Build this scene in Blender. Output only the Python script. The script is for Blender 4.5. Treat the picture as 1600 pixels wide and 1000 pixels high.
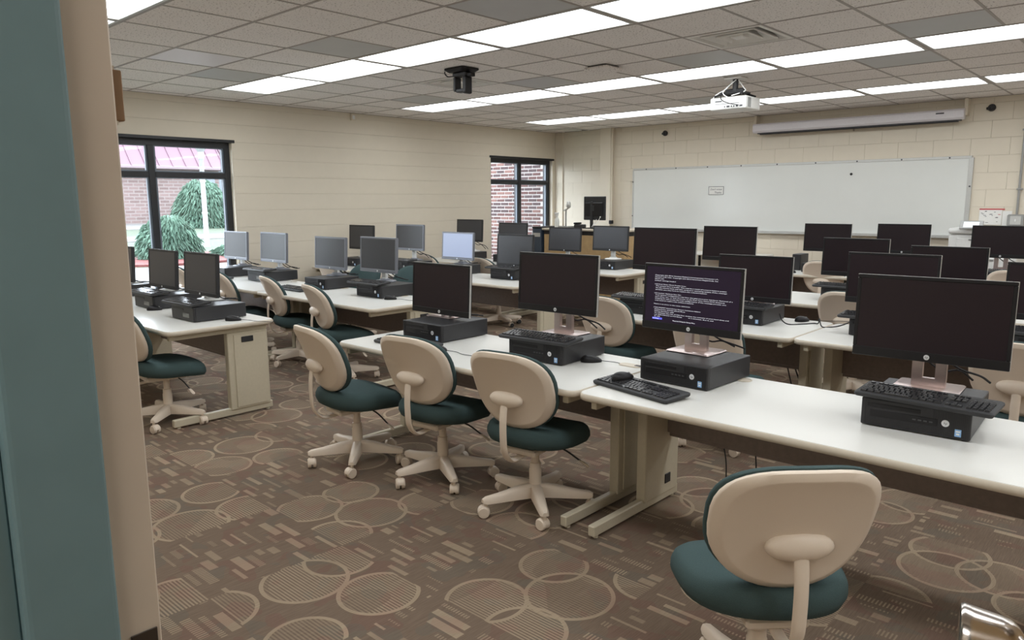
import bpy, bmesh, math, random
from mathutils import Vector, Matrix
random.seed(7)
S = bpy.context.scene
COL = S.collection
PI = math.pi
R = math.radians
for _o in list(bpy.data.objects):
    bpy.data.objects.remove(_o)

# ------------------------------------------------------------------ camera, sky, exposure
CEIL = 2.708
EYE = 1.515
cam_d = bpy.data.cameras.new('camera')
cam = bpy.data.objects.new('camera', cam_d)
COL.objects.link(cam)
cam_d.sensor_width = 36.0
cam_d.lens = 1157.38 / 1600 * 36.0
cam_d.clip_start = 0.02
cam_d.clip_end = 300
_r = Vector((0.735781, 0.6772, -0.005104))
_d = Vector((0.103895, -0.120323, -0.987283))
_f = Vector((-0.669203, 0.725894, -0.158889))
cam.matrix_world = Matrix(((_r.x, -_d.x, -_f.x, 0), (_r.y, -_d.y, -_f.y, 0), (_r.z, -_d.z, -_f.z, EYE), (0, 0, 0, 1)))
S.camera = cam

SKY_STRENGTH = 12.0
LAMP_STRENGTH = 6.2
w = bpy.data.worlds.new('overcast_sky')
S.world = w
w.use_nodes = True
wn = w.node_tree.nodes
wn['Background'].inputs['Color'].default_value = (0.84, 0.92, 1.0, 1)
wn['Background'].inputs['Strength'].default_value = SKY_STRENGTH

S.view_settings.view_transform = 'Standard'
S.view_settings.look = 'None'
S.view_settings.exposure = 0.0
S.view_settings.gamma = 1.0
S.view_settings.use_curve_mapping = False
S.cycles.max_bounces = 8
S.cycles.diffuse_bounces = 4
S.cycles.transparent_max_bounces = 12
S.cycles.use_denoising = True

# ------------------------------------------------------------------ node helpers
def sock(nt, v, inp):
    if isinstance(v, X):
        nt.links.new(v.s, inp)
    else:
        inp.default_value = v

class X:
    """a float expression in a node tree"""
    def __init__(self, nt, s):
        self.nt, self.s = nt, s
    def op(self, o, *a, clamp=False):
        n = self.nt.nodes.new('ShaderNodeMath')
        n.operation = o
        n.use_clamp = clamp
        for i, v in enumerate((self,) + a):
            sock(self.nt, v, n.inputs[i])
        return X(self.nt, n.outputs[0])
    def __add__(s, o): return s.op('ADD', o)
    def __sub__(s, o): return s.op('SUBTRACT', o)
    def __mul__(s, o): return s.op('MULTIPLY', o)
    def __truediv__(s, o): return s.op('DIVIDE', o)
    def floor(s): return s.op('FLOOR')
    def fract(s): return s.op('FRACT')
    def lt(s, o): return s.op('LESS_THAN', o)
    def gt(s, o): return s.op('GREATER_THAN', o)
    def mod2(s): return s.op('FLOORED_MODULO', 2.0)
    def abs(s): return s.op('ABSOLUTE')

def coords(nt, kind='Object'):
    tc = nt.nodes.new('ShaderNodeTexCoord')
    sp = nt.nodes.new('ShaderNodeSeparateXYZ')
    nt.links.new(tc.outputs[kind], sp.inputs[0])
    return tc.outputs[kind], X(nt, sp.outputs[0]), X(nt, sp.outputs[1]), X(nt, sp.outputs[2])

def combine(nt, a, b, c=0.0):
    n = nt.nodes.new('ShaderNodeCombineXYZ')
    for i, v in enumerate((a, b, c)):
        sock(nt, v, n.inputs[i])
    return n.outputs[0]

def wnoise(nt, vec):
    n = nt.nodes.new('ShaderNodeTexWhiteNoise')
    n.noise_dimensions = '3D'
    nt.links.new(vec, n.inputs['Vector'])
    return X(nt, n.outputs['Value'])

def noise(nt, vec, scale, detail=2.0, rough=0.5):
    n = nt.nodes.new('ShaderNodeTexNoise')
    n.inputs['Scale'].default_value = scale
    n.inputs['Detail'].default_value = detail
    n.inputs['Roughness'].default_value = rough
    if vec is not None:
        nt.links.new(vec, n.inputs['Vector'])
    return X(nt, n.outputs['Fac'])

def mixc(nt, fac, a, b):
    n = nt.nodes.new('ShaderNodeMix')
    n.data_type = 'RGBA'
    sock(nt, fac, n.inputs['Factor'])
    for v, i in ((a, 6), (b, 7)):
        if isinstance(v, (tuple, list)):
            n.inputs[i].default_value = (*v[:3], 1)
        else:
            nt.links.new(v, n.inputs[i])
    return n.outputs[2]

def newmat(name):
    m = bpy.data.materials.new(name)
    m.use_nodes = True
    return m, m.node_tree, m.node_tree.nodes['Principled BSDF']

def mat(name, col, rough=0.5, metal=0.0, spec=0.5, grain=0.06, gscale=60.0, bump=0.0, emit=None, estr=0.0, coat=0.0):
    m, nt, b = newmat(name)
    vec = coords(nt)[0]
    n = noise(nt, vec, gscale, 3.0)
    lo = tuple(c * (1 - grain) for c in col)
    hi = tuple(min(1, c * (1 + grain)) for c in col)
    nt.links.new(mixc(nt, n, lo, hi), b.inputs['Base Color'])
    b.inputs['Roughness'].default_value = rough
    b.inputs['Metallic'].default_value = metal
    b.inputs['Specular IOR Level'].default_value = spec
    if coat:
        b.inputs['Coat Weight'].default_value = coat
    if emit:
        b.inputs['Emission Color'].default_value = (*emit, 1)
        b.inputs['Emission Strength'].default_value = estr
    if bump:
        bp = nt.nodes.new('ShaderNodeBump')
        bp.inputs['Strength'].default_value = bump
        bp.inputs['Distance'].default_value = 0.002
        nt.links.new(n.s, bp.inputs['Height'])
        nt.links.new(bp.outputs[0], b.inputs['Normal'])
    return m

M = {}
M['wall'] = mat('wall_paint', (0.71, 0.64, 0.525), 0.55, grain=0.04, gscale=6, bump=0.1)
M['wall_joint'] = mat('wall_paint_in_joints', (0.69, 0.62, 0.505), 0.6, grain=0.03)
M['hall_wall'] = mat('hall_wall_paint', (0.55, 0.50, 0.42), 0.6)
M['teal'] = mat('teal_frame_paint', (0.17, 0.26, 0.275), 0.5, grain=0.08, gscale=18)
M['jamb'] = mat('beige_frame_paint', (0.61, 0.51, 0.41), 0.42, grain=0.05, gscale=9)
M['tee'] = mat('ceiling_grid_shaded', (0.34, 0.30, 0.275), 0.5)  # white bars coloured dark to carry their backlit shade
M['fixture'] = mat('fixture_white_metal', (0.45, 0.44, 0.42), 0.4)
M['added_hall_lamp'] = mat('added_hall_diffuser', (0.9, 0.9, 0.9), 0.4, emit=(1.0, 0.97, 0.92), estr=11.0)
M['lamp'] = mat('acrylic_diffuser_lit', (0.9, 0.9, 0.9), 0.4, emit=(0.93, 0.975, 1.0), estr=LAMP_STRENGTH)
M['smooth_panel'] = mat('smooth_grey_panel', (0.46, 0.46, 0.46), 0.42, grain=0.08, gscale=3)
M['white_panel'] = mat('white_plastic_panel', (0.70, 0.67, 0.70), 0.3)
M['vent'] = mat('vent_white_metal', (0.80, 0.78, 0.75), 0.4)
M['vent_dark'] = mat('vent_dark_throat', (0.06, 0.06, 0.065), 0.6)
M['top'] = mat('white_laminate', (0.74, 0.73, 0.69), 0.28, grain=0.03, gscale=250)
M['edge'] = mat('beige_edge_band', (0.60, 0.53, 0.43), 0.45)
M['leg'] = mat('beige_leg_paint', (0.56, 0.50, 0.38), 0.42)
M['modesty'] = mat('brown_modesty_laminate', (0.22, 0.175, 0.155), 0.5, grain=0.2, gscale=40)
M['shell'] = mat('beige_chair_plastic', (0.72, 0.61, 0.50), 0.42, grain=0.03, bump=0.08, gscale=400)
M['fabric'] = mat('dark_teal_fabric', (0.052, 0.083, 0.084), 0.9, grain=0.3, gscale=500, bump=0.4, spec=0.2)
M['black'] = mat('black_plastic', (0.012, 0.011, 0.012), 0.42, spec=0.3)
M['black_matte'] = mat('black_matte_plastic', (0.022, 0.022, 0.024), 0.55)
M['tower'] = mat('tower_black_steel', (0.030, 0.030, 0.033), 0.42)
M['bezel'] = mat('tower_bezel_plastic', (0.016, 0.015, 0.017), 0.45)
M['bezel_inset'] = mat('grey_inset', (0.20, 0.20, 0.19), 0.4)
M['screen'] = mat('screen_off', (0.017, 0.010, 0.013), 0.3, spec=0.3, grain=0.1)
M['screen_old'] = mat('screen_off_matte', (0.04, 0.04, 0.046), 0.36, spec=0.6, grain=0.1)
M['screen_on'] = mat('screen_startup_background', (0.010, 0.007, 0.010), 0.3, spec=0.2, emit=(0.011, 0.006, 0.016), estr=1.0)
M['screen_reflection'] = mat('screen_painted_reflection', (0.10, 0.11, 0.14), 0.3, emit=(0.36, 0.43, 0.62), estr=0.8)  # pale blue emission stands in for the window reflected in one screen
M['text'] = mat('lit_screen_letters', (0.8, 0.8, 0.85), 0.5, emit=(0.80, 0.82, 0.95), estr=0.75)
M['text_blue'] = mat('lit_blue_menu_bar', (0.1, 0.1, 0.8), 0.5, emit=(0.08, 0.10, 0.75), estr=1.0)
M['silver'] = mat('silver_plastic', (0.19, 0.20, 0.23), 0.35, metal=0.25)
M['steel'] = mat('brushed_stand_metal', (0.66, 0.55, 0.53), 0.28, metal=0.85)  # pink tint puts the reflected chairs into the metal colour
M['chrome'] = mat('satin_nickel', (0.62, 0.58, 0.55), 0.18, metal=1.0)
M['logo'] = mat('logo_silver', (0.75, 0.76, 0.78), 0.3, metal=0.3)
M['white'] = mat('white_plastic', (0.78, 0.78, 0.76), 0.4)
M['sticker'] = mat('blue_sticker', (0.25, 0.45, 0.75), 0.35)
M['key'] = mat('black_keycaps', (0.030, 0.030, 0.033), 0.25)
M['key_white'] = mat('pale_keycaps', (0.55, 0.57, 0.60), 0.4)
M['board'] = mat('whiteboard_enamel', (0.72, 0.73, 0.70), 0.2, grain=0.03, gscale=3)
M['alu'] = mat('aluminium_trim', (0.60, 0.60, 0.58), 0.35, metal=0.5)
M['grey'] = mat('grey_steel', (0.33, 0.33, 0.32), 0.4, metal=0.3)
M['port_dark'] = mat('dark_grey_port', (0.055, 0.055, 0.058), 0.4)
M['wood'] = mat('maple_laminate', (0.50, 0.34, 0.17), 0.45, grain=0.2, gscale=14)
M['frame'] = mat('black_window_aluminium', (0.014, 0.015, 0.018), 0.4)
M['sash'] = mat('grey_window_edge', (0.16, 0.19, 0.23), 0.4)
M['brown'] = mat('brown_wood_plaque', (0.26, 0.15, 0.075), 0.5)
M['paper'] = mat('paper', (0.78, 0.77, 0.74), 0.7)
M['red'] = mat('red_print', (0.55, 0.05, 0.06), 0.5)
M['ink'] = mat('dark_ink', (0.06, 0.06, 0.07), 0.6)
M['concrete'] = mat('pale_concrete', (0.12, 0.117, 0.114), 0.8, grain=0.1, gscale=3)
M['mulch'] = mat('red_mulch', (0.11, 0.028, 0.026), 0.9, grain=0.4, gscale=30)
M['grass'] = mat('lawn_grass', (0.052, 0.068, 0.044), 0.9, grain=0.35, gscale=2.5)
M['foliage'] = mat('evergreen_needles', (0.085, 0.150, 0.110), 0.8, grain=0.6, gscale=6)
M['post'] = mat('white_post_paint', (0.20, 0.21, 0.215), 0.5)
M['bark'] = mat('bark', (0.10, 0.07, 0.05), 0.9)
M['roof'] = mat('red_metal_roof', (0.110, 0.060, 0.082), 0.6, grain=0.06, gscale=1.5)
M['roof_trim'] = mat('pale_pink_trim', (0.14, 0.105, 0.115), 0.6)
M['brick1'] = mat('brick_red', (0.075, 0.034, 0.031), 0.85, grain=0.3, gscale=40)
M['brick2'] = mat('brick_brown', (0.048, 0.028, 0.030), 0.85, grain=0.3, gscale=40)
M['brick3'] = mat('brick_pink', (0.135, 0.070, 0.060), 0.85, grain=0.3, gscale=40)
M['mortar'] = mat('pale_mortar', (0.42, 0.39, 0.38), 0.9)
M['bluegrey'] = mat('blue_grey_glass', (0.09, 0.115, 0.135), 0.15)

def glass_mat():
    m = bpy.data.materials.new('window_glass')
    m.use_nodes = True
    nt = m.node_tree
    nt.nodes.clear()
    o = nt.nodes.new('ShaderNodeOutputMaterial')
    mx = nt.nodes.new('ShaderNodeMixShader')
    t = nt.nodes.new('ShaderNodeBsdfTransparent')
    t.inputs[0].default_value = (0.97, 0.975, 0.98, 1)
    g = nt.nodes.new('ShaderNodeBsdfGlossy')
    g.inputs['Roughness'].default_value = 0.02
    mx.inputs[0].default_value = 0.03
    nt.links.new(t.outputs[0], mx.inputs[1])
    nt.links.new(g.outputs[0], mx.inputs[2])
    nt.links.new(mx.outputs[0], o.inputs[0])
    return m
M['glass'] = glass_mat()

def tile_mat():
    m, nt, b = newmat('acoustic_ceiling_tile')
    vec = coords(nt)[0]
    oi = nt.nodes.new('ShaderNodeObjectInfo')
    ad = nt.nodes.new('ShaderNodeVectorMath')
    ad.operation = 'ADD'
    nt.links.new(vec, ad.inputs[0])
    nt.links.new(oi.outputs['Location'], ad.inputs[1])
    v = ad.outputs[0]
    n1 = noise(nt, v, 75.0, 2.0, 0.6)
    pits = n1.gt(0.635)
    n2 = noise(nt, v, 1.2, 2.0)
    base = mixc(nt, n2, (0.80, 0.755, 0.73), (0.87, 0.83, 0.805))
    nt.links.new(mixc(nt, pits, base, (0.26, 0.22, 0.20)), b.inputs['Base Color'])
    b.inputs['Roughness'].default_value = 0.85
    b.inputs['Specular IOR Level'].default_value = 0.2
    return m
M['tile'] = tile_mat()

def carpet_mat():
    m, nt, b = newmat('patterned_carpet_tiles')
    vec, x, y, z = coords(nt)
    T = 0.61
    gx = (x + 2.665) / T
    gy = (y - 1.155) / T
    i, j = gx.floor(), gy.floor()
    lx, ly = gx.fract() * T, gy.fract() * T
    circ = (i + j).mod2().lt(0.5)
    h1 = wnoise(nt, combine(nt, i, j, 1.3))
    h2 = wnoise(nt, combine(nt, i, j, 7.7))
    mx_ = h1.gt(0.5)
    my_ = h2.gt(0.5)
    ax = lx + mx_ * (lx * -2.0 + T)
    ay = ly + my_ * (ly * -2.0 + T)
    inside, ring = None, None
    for q_, (cx, cy, r) in enumerate(((0.17, 0.17, 0.155), (0.43, 0.33, 0.170), (0.14, 0.47, 0.140), (0.50, 0.04, 0.150), (0.52, 0.60, 0.15))):
        jx = wnoise(nt, combine(nt, i, j, 40.0 + q_)) * 0.16 - 0.08
        jy = wnoise(nt, combine(nt, i, j, 60.0 + q_)) * 0.16 - 0.08
        dx, dy = ax - jx - cx, ay - jy - cy
        d = (dx * dx + dy * dy).op('SQRT')
        a = d.lt(r)
        q = (d - r).abs().lt(0.0085)
        inside = a if inside is None else inside + a
        ring = q if ring is None else ring.op('MAXIMUM', q)
    odd = inside.mod2()
    half = (noise(nt, vec, 2.6, 0.0)).gt(0.48)
    # fine lines along X inside the circles
    hatch = (y / 0.0135).fract().lt(0.5)
    hz = odd * (half * 0.45 + 0.55)
    c_lin = hatch * hz
    c_all = ring.op('MAXIMUM', c_lin * 0.85)
    # dash tile: rows along X
    row = (ly / 0.0508)
    ri = row.floor() + j * 31.0
    rf = row.fract()
    rr = wnoise(nt, combine(nt, ri, i, 3.1))
    u = (lx / 0.235) + rr * 3.0
    ui, uf = u.floor(), u.fract()
    k1 = wnoise(nt, combine(nt, ui, ri, 0.5))
    k2 = wnoise(nt, combine(nt, ui, ri, 11.5))
    k3 = wnoise(nt, combine(nt, ui, ri, 23.5))
    blen = k1 * 0.62 + 0.22
    inb = uf.lt(blen) * uf.gt(0.06)
    thick = k2 * 0.7 + 0.14
    inr = (rf - 0.5).abs().lt(thick * 0.5)
    tick = (x / 0.0135).fract().lt(0.45)
    kind = k3.gt(0.55)
    bar = inb * inr * (kind + (kind * -1.0 + 1.0) * tick)
    bar = bar * (k1 * 0.5 + 0.5) * k3.gt(0.12)
    pat = (circ * c_all + (circ * -1.0 + 1.0) * bar) * (noise(nt, vec, 4.0, 1.0) * 0.7 + 0.42)
    # ground: fine yarn streaks along Y, patches of rust and grey-green
    mp = nt.nodes.new('ShaderNodeMapping')
    mp.inputs['Scale'].default_value = (260, 9, 1)
    nt.links.new(vec, mp.inputs[0])
    st = noise(nt, mp.outputs[0], 1.0, 2.0, 0.7)
    big = noise(nt, vec, 7.0, 1.0)
    big2 = noise(nt, combine(nt, x + 5.0, y * 1.3), 5.0, 1.0)
    g = mixc(nt, st, (0.099, 0.069, 0.049), (0.222, 0.163, 0.119))
    g = mixc(nt, big.gt(0.58) * 0.30, g, (0.165, 0.080, 0.065))
    g = mixc(nt, big2.gt(0.60) * 0.30, g, (0.115, 0.115, 0.095))
    tan = mixc(nt, st, (0.28, 0.215, 0.145), (0.42, 0.33, 0.235))
    tan = mixc(nt, big.gt(0.55) * 0.4, tan, (0.36, 0.23, 0.17))
    c = mixc(nt, pat, g, tan)
    nt.links.new(c, b.inputs['Base Color'])
    b.inputs['Roughness'].default_value = 0.95
    b.inputs['Specular IOR Level'].default_value = 0.15
    bp = nt.nodes.new('ShaderNodeBump')
    bp.inputs['Strength'].default_value = 0.35
    bp.inputs['Distance'].default_value = 0.004
    nt.links.new(st.s, bp.inputs['Height'])
    nt.links.new(bp.outputs[0], b.inputs['Normal'])
    return m
M['carpet'] = carpet_mat()

def farbrick_mat():
    m, nt, b = newmat('far_brickwork')
    vec, x, y, z = coords(nt)
    br = nt.nodes.new('ShaderNodeTexBrick')
    br.inputs['Scale'].default_value = 1.0
    br.inputs['Brick Width'].default_value = 0.40
    br.inputs['Row Height'].default_value = 0.135
    br.inputs['Mortar Size'].default_value = 0.02
    br.inputs['Color1'].default_value = (0.105, 0.072, 0.068, 1)
    br.inputs['Color2'].default_value = (0.150, 0.105, 0.100, 1)
    br.inputs['Mortar'].default_value = (0.175, 0.150, 0.145, 1)
    nt.links.new(combine(nt, y, z), br.inputs['Vector'])
    nt.links.new(br.outputs['Color'], b.inputs['Base Color'])
    b.inputs['Roughness'].default_value = 0.9
    return m
M['farbrick'] = farbrick_mat()

# ------------------------------------------------------------------ mesh helpers
def mesh_of(name, bm, m, smooth=False):
    me = bpy.data.meshes.new(name)
    bmesh.ops.recalc_face_normals(bm, faces=bm.faces)
    bm.to_mesh(me)
    bm.free()
    for p in me.polygons:
        p.use_smooth = smooth
    ms = m if isinstance(m, (list, tuple)) else [m]
    for q in ms:
        me.materials.append(q)
    return me

def auto(me, ang=35):
    me.shade_smooth() if hasattr(me, 'shade_smooth') else None
    try:
        bm = bmesh.new()
        bm.from_mesh(me)
        for e in bm.edges:
            if len(e.link_faces) == 2:
                e.smooth = e.calc_face_angle(0) < R(ang)
        for f in bm.faces:
            f.smooth = True
        bm.to_mesh(me)
        bm.free()
    except Exception:
        pass
    return me

def put(name, me, parent=None, loc=(0, 0, 0), rot=(0, 0, 0), scale=None):
    o = bpy.data.objects.new(name, me)
    COL.objects.link(o)
    o.parent = parent
    o.location = loc
    o.rotation_euler = rot
    if scale:
        o.scale = scale
    return o

def tag(o, label=None, cat=None, group=None, kind=None):
    for k, v in (('label', label), ('category', cat), ('group', group), ('kind', kind)):
        if v:
            o[k] = v
    return o

def thing(name, label, cat, loc=(0, 0, 0), rz=0.0, group=None):
    return tag(put(name, None, None, loc, (0, 0, rz)), label, cat, group)

def box(bm, c, s, bev=0.0, seg=1, rot=None):
    g = bmesh.ops.create_cube(bm, size=1.0)
    vs = g['verts']
    bmesh.ops.scale(bm, vec=s, verts=vs)
    if bev:
        es = list({e for v in vs for e in v.link_edges})
        r = bmesh.ops.bevel(bm, geom=es, offset=bev, segments=seg, affect='EDGES', profile=0.5)
        vs = list({v for f in r['faces'] for v in f.verts} | {v for v in vs if v.is_valid})
        st, seen = list(vs), set(vs)
        while st:
            v = st.pop()
            for e in v.link_edges:
                q = e.other_vert(v)
                if q not in seen:
                    seen.add(q)
                    st.append(q)
        vs = list(seen)
    if rot is not None:
        bmesh.ops.rotate(bm, matrix=rot, verts=vs, cent=(0, 0, 0))
    bmesh.ops.translate(bm, vec=c, verts=vs)
    return vs

def bx(c, s, bev=0.0, seg=1):
    bm = bmesh.new()
    box(bm, c, s, bev, seg)
    return bm

def span(bm, x0, x1, y0, y1, z0, z1, bev=0.0, seg=1):
    return box(bm, ((x0 + x1) / 2, (y0 + y1) / 2, (z0 + z1) / 2), (abs(x1 - x0), abs(y1 - y0), abs(z1 - z0)), bev, seg)

def sp(*a, **k):
    bm = bmesh.new()
    span(bm, *a, **k)
    return bm

def ring_faces(bm, a, b):
    n = len(a)
    for i in range(n):
        bm.faces.new((a[i], a[(i + 1) % n], b[(i + 1) % n], b[i]))

def tube(bm, pts, r, n=8, caps=True, flat=1.0):
    """pts: list of Vector, r: radius or list; flat squashes the section"""
    pts = [Vector(p) for p in pts]
    rings = []
    up = Vector((0, 0, 1))
    prev = None
    for i, p in enumerate(pts):
        t = (pts[min(i + 1, len(pts) - 1)] - pts[max(i - 1, 0)]).normalized()
        if prev is None:
            a = t.cross(up)
            if a.length < 1e-3:
                a = t.cross(Vector((0, 1, 0)))
            a.normalize()
        else:
            a = prev - t * prev.dot(t)
            a.normalize()
        prev = a
        bvec = t.cross(a)
        rr = r[i] if isinstance(r, (list, tuple)) else r
        rings.append([bm.verts.new(p + a * math.cos(2 * PI * k / n) * rr + bvec * math.sin(2 * PI * k / n) * rr * flat) for k in range(n)])
    for a, b in zip(rings, rings[1:]):
        ring_faces(bm, a, b)
    if caps:
        bm.faces.new(rings[0])
        bm.faces.new(rings[-1])

def curve_pts(ctrl, n=8):
    """Catmull-Rom through the control points"""
    c = [Vector(p) for p in ctrl]
    c = [c[0] * 2 - c[1]] + c + [c[-1] * 2 - c[-2]]
    out = []
    for i in range(1, len(c) - 2):
        for k in range(n):
            t = k / n
            a, b, d, e = c[i - 1], c[i], c[i + 1], c[i + 2]
            out.append(0.5 * ((2 * b) + (d - a) * t + (2 * a - 5 * b + 4 * d - e) * t * t + (3 * b - a - 3 * d + e) * t ** 3))
    out.append(c[-2])
    return out

def lathe(bm, prof, n=16, axis='Z', c=(0, 0, 0)):
    rings = []
    for r, h in prof:
        ring = []
        for k in range(n):
            a = 2 * PI * k / n
            p = (r * math.cos(a), r * math.sin(a), h)
            if axis == 'X':
                p = (h, r * math.cos(a), r * math.sin(a))
            elif axis == 'Y':
                p = (r * math.cos(a), h, r * math.sin(a))
            ring.append(bm.verts.new(Vector(p) + Vector(c)))
        rings.append(ring)
    for a, b in zip(rings, rings[1:]):
        ring_faces(bm, a, b)
    bm.faces.new(rings[0])
    bm.faces.new(rings[-1])

def layered(bm, layers):
    """layers: list of lists of points, capped at both ends"""
    rings = [[bm.verts.new(p) for p in l] for l in layers]
    for a, b in zip(rings, rings[1:]):
        ring_faces(bm, a, b)
    bm.faces.new(rings[0])
    bm.faces.new(rings[-1])

def rrect(x0, x1, y0, y1, r, z, n=5):
    pts = []
    for cx, cy, a0 in ((x1 - r, y1 - r, 0), (x0 + r, y1 - r, 90), (x0 + r, y0 + r, 180), (x1 - r, y0 + r, 270)):
        for k in range(n + 1):
            a = R(a0 + 90 * k / n)
            pts.append((cx + r * math.cos(a), cy + r * math.sin(a), z))
    return pts

def text_mesh(body, size, m, depth=0.0004, shear=0.0, align='LEFT', lead=1.0):
    c = bpy.data.curves.new('lettering', 'FONT')
    c.body = body
    c.size = size
    c.extrude = depth
    c.shear = shear
    c.resolution_u = 2
    c.align_x = align
    c.space_line = lead
    o = bpy.data.objects.new('lettering', c)
    COL.objects.link(o)
    me = bpy.data.meshes.new_from_object(o)
    bpy.data.objects.remove(o)
    me.materials.clear()
    me.materials.append(m)
    return me

def struct(name, me, parent=None, loc=(0, 0, 0)):
    return tag(put(name, me, parent, loc), kind='structure')

# ------------------------------------------------------------------ room shell
XL, YB = -8.65, 10.55          # window wall, whiteboard wall
XR, YF = 4.6, 0.31             # far right wall, rear wall with the doorway
W1 = (2.66, 4.43)              # window openings on the left wall
W2 = (8.87, 10.47)
WH, WS = 2.228, 0.40           # head and sill

struct('floor', mesh_of('floor', sp(XL, XR, -1.6, YB, -0.1, 0.0), M['carpet']))

# left wall: backing with two openings, then painted blocks
bm = bmesh.new()
for y0, y1 in ((YF, W1[0]), (W1[1], W2[0]), (W2[1], YB + 0.2)):
    span(bm, XL - 0.22, XL - 0.004, y0, y1, 0, CEIL)
for a, b in (W1, W2):
    span(bm, XL - 0.22, XL - 0.004, a, b, 0, WS)
    span(bm, XL - 0.22, XL - 0.004, a, b, WH, CEIL)
wall_left = struct('wall_left', mesh_of('wall_left', bm, M['wall_joint']))
wall_back = struct('wall_back', mesh_of('wall_back', sp(XL - 0.22, XR + 0.2, YB + 0.004, YB + 0.22, 0, CEIL), M['wall_joint']))
struct('wall_right', mesh_of('wall_right', sp(XR, XR + 0.2, YF - 0.2, YB, 0, CEIL), M['wall']))

BL, BH = 0.4064, 0.2032
block_cache = {}
def block_mesh(l, h, flush):
    k = (round(l, 3), round(h, 3), flush)
    if k not in block_cache:
        bm = bmesh.new()
        a, b, e, t = l / 2 - (0.0 if flush else 0.0007), h / 2 - 0.0007, 0.0024 if flush else 0.0014, 0.012
        ex = 0.0 if flush else e
        outer = [(-a, 0, -b), (a, 0, -b), (a, 0, b), (-a, 0, b)]
        mid = [(px, -t + 0.0012, pz) for px, _, pz in outer]
        top = [(px - math.copysign(ex, px), -t, pz - math.copysign(e, pz)) for px, _, pz in outer]
        r = [[bm.verts.new(p) for p in q] for q in (outer, mid, top)]
        ring_faces(bm, r[0], r[1])
        ring_faces(bm, r[1], r[2])
        bm.faces.new(r[2])
        block_cache[k] = mesh_of('block', bm, M['wall'])
    return block_cache[k]

def lay_blocks(parent, length0, length1, place, holes, flush, skip=lambda a, b, z0, z1: False):
    rows = []
    z = WH - 11 * BH
    while z < CEIL - 0.01:
        rows.append((max(z, 0.0), min(z + BH, CEIL)))
        z += BH
    for ri, (z0, z1) in enumerate(rows):
        if z1 - z0 < 0.02:
            continue
        p = length0 - (BL / 2 if ri % 2 else 0)
        while p < length1:
            parts = [(max(p, length0), min(p + BL, length1))]
            for h0, h1, hz0, hz1 in holes:
                if z1 > hz0 + 0.02 and z0 < hz1 - 0.02:
                    nxt = []
                    for a, b in parts:
                        if b <= h0 or a >= h1:
                            nxt.append((a, b))
                        else:
                            if a < h0: nxt.append((a, h0))
                            if b > h1: nxt.append((h1, b))
                    parts = nxt
            for a, b in parts:
                if b - a > 0.02 and not skip(a, b, z0, z1):
                    loc, rz = place((a + b) / 2, (z0 + z1) / 2)
                    put('block', block_mesh(b - a, z1 - z0, flush), parent, loc, (0, 0, rz))
            p += BL
lay_blocks(wall_left, 2.25, YB, lambda s, z: ((XL - 0.004 - 0.001 + 0.003, s, z), PI / 2), [(W1[0], W1[1], WS, WH), (W2[0], W2[1], WS, WH)], True)
lay_blocks(wall_back, XL + 0.01, -0.6, lambda s, z: ((s, YB + 0.003, z), 0), [], False, lambda a, b, z0, z1: (a > -6.9 and b < -2.2 and z0 > 1.08 and z1 < 1.96))
put('painted_face', mesh_of('painted_face', sp(XL - 0.006, XL + 0.008, YF, 2.25, 0, CEIL), M['wall']), wall_left)
put('painted_face', mesh_of('painted_face', sp(-0.6, XR, YB - 0.008, YB + 0.006, 0, CEIL), M['wall']), wall_back)

# pipe chase on the back wall
struct('trim_1', mesh_of('trim_1', sp(-7.58, -7.36, YB - 0.11, YB, 0, CEIL, bev=0.004), M['wall']))

# rear wall with the doorway the camera looks through
JX, DX1 = -0.86, 0.05
bm = bmesh.new()
span(bm, XL - 0.2, JX - 0.05, 0.07, YF, 0, CEIL)
span(bm, DX1 + 0.05, XR + 0.2, 0.07, YF, 0, CEIL)
span(bm, JX - 0.05, DX1 + 0.05, 0.07, YF, 2.2, CEIL)
struct('wall_front', mesh_of('wall_front', bm, M['wall']))
door = tag(put('door_1', None), kind='structure')
def jamb(name, s, x):
    # rabbet towards the room, stop and hall face painted teal
    j = put(name, mesh_of(name, sp(*sorted((x, x - s * 0.05)), 0.266, YF + 0.004, 0, 2.2, bev=0.002), M['jamb']), door)
    put('door_stop', mesh_of('door_stop', sp(*sorted((x + s * 0.016, x - s * 0.05)), 0.176, 0.266, 0, 2.2, bev=0.007, seg=3), M['teal']), j)
    put('hall_rabbet', mesh_of('hall_rabbet', sp(*sorted((x, x - s * 0.05)), 0.06, 0.176, 0, 2.2, bev=0.002), M['teal']), j)
    return j
jl = jamb('hinge_jamb', 1, JX)
jr = jamb('latch_jamb', -1, DX1)
bm = bmesh.new()
span(bm, JX + 0.0005, JX + 0.0024, 0.279, 0.3085, 0.945, 1.020, bev=0.0008)
put('strike_plate', mesh_of('strike_plate', bm, mat('worn_bronze', (0.06, 0.045, 0.035), 0.45, metal=0.4)), jl)
put('head_jamb', mesh_of('head_jamb', sp(JX - 0.05, DX1 + 0.05, 0.06, YF + 0.004, 2.15, 2.2), M['jamb']), door)
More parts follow.
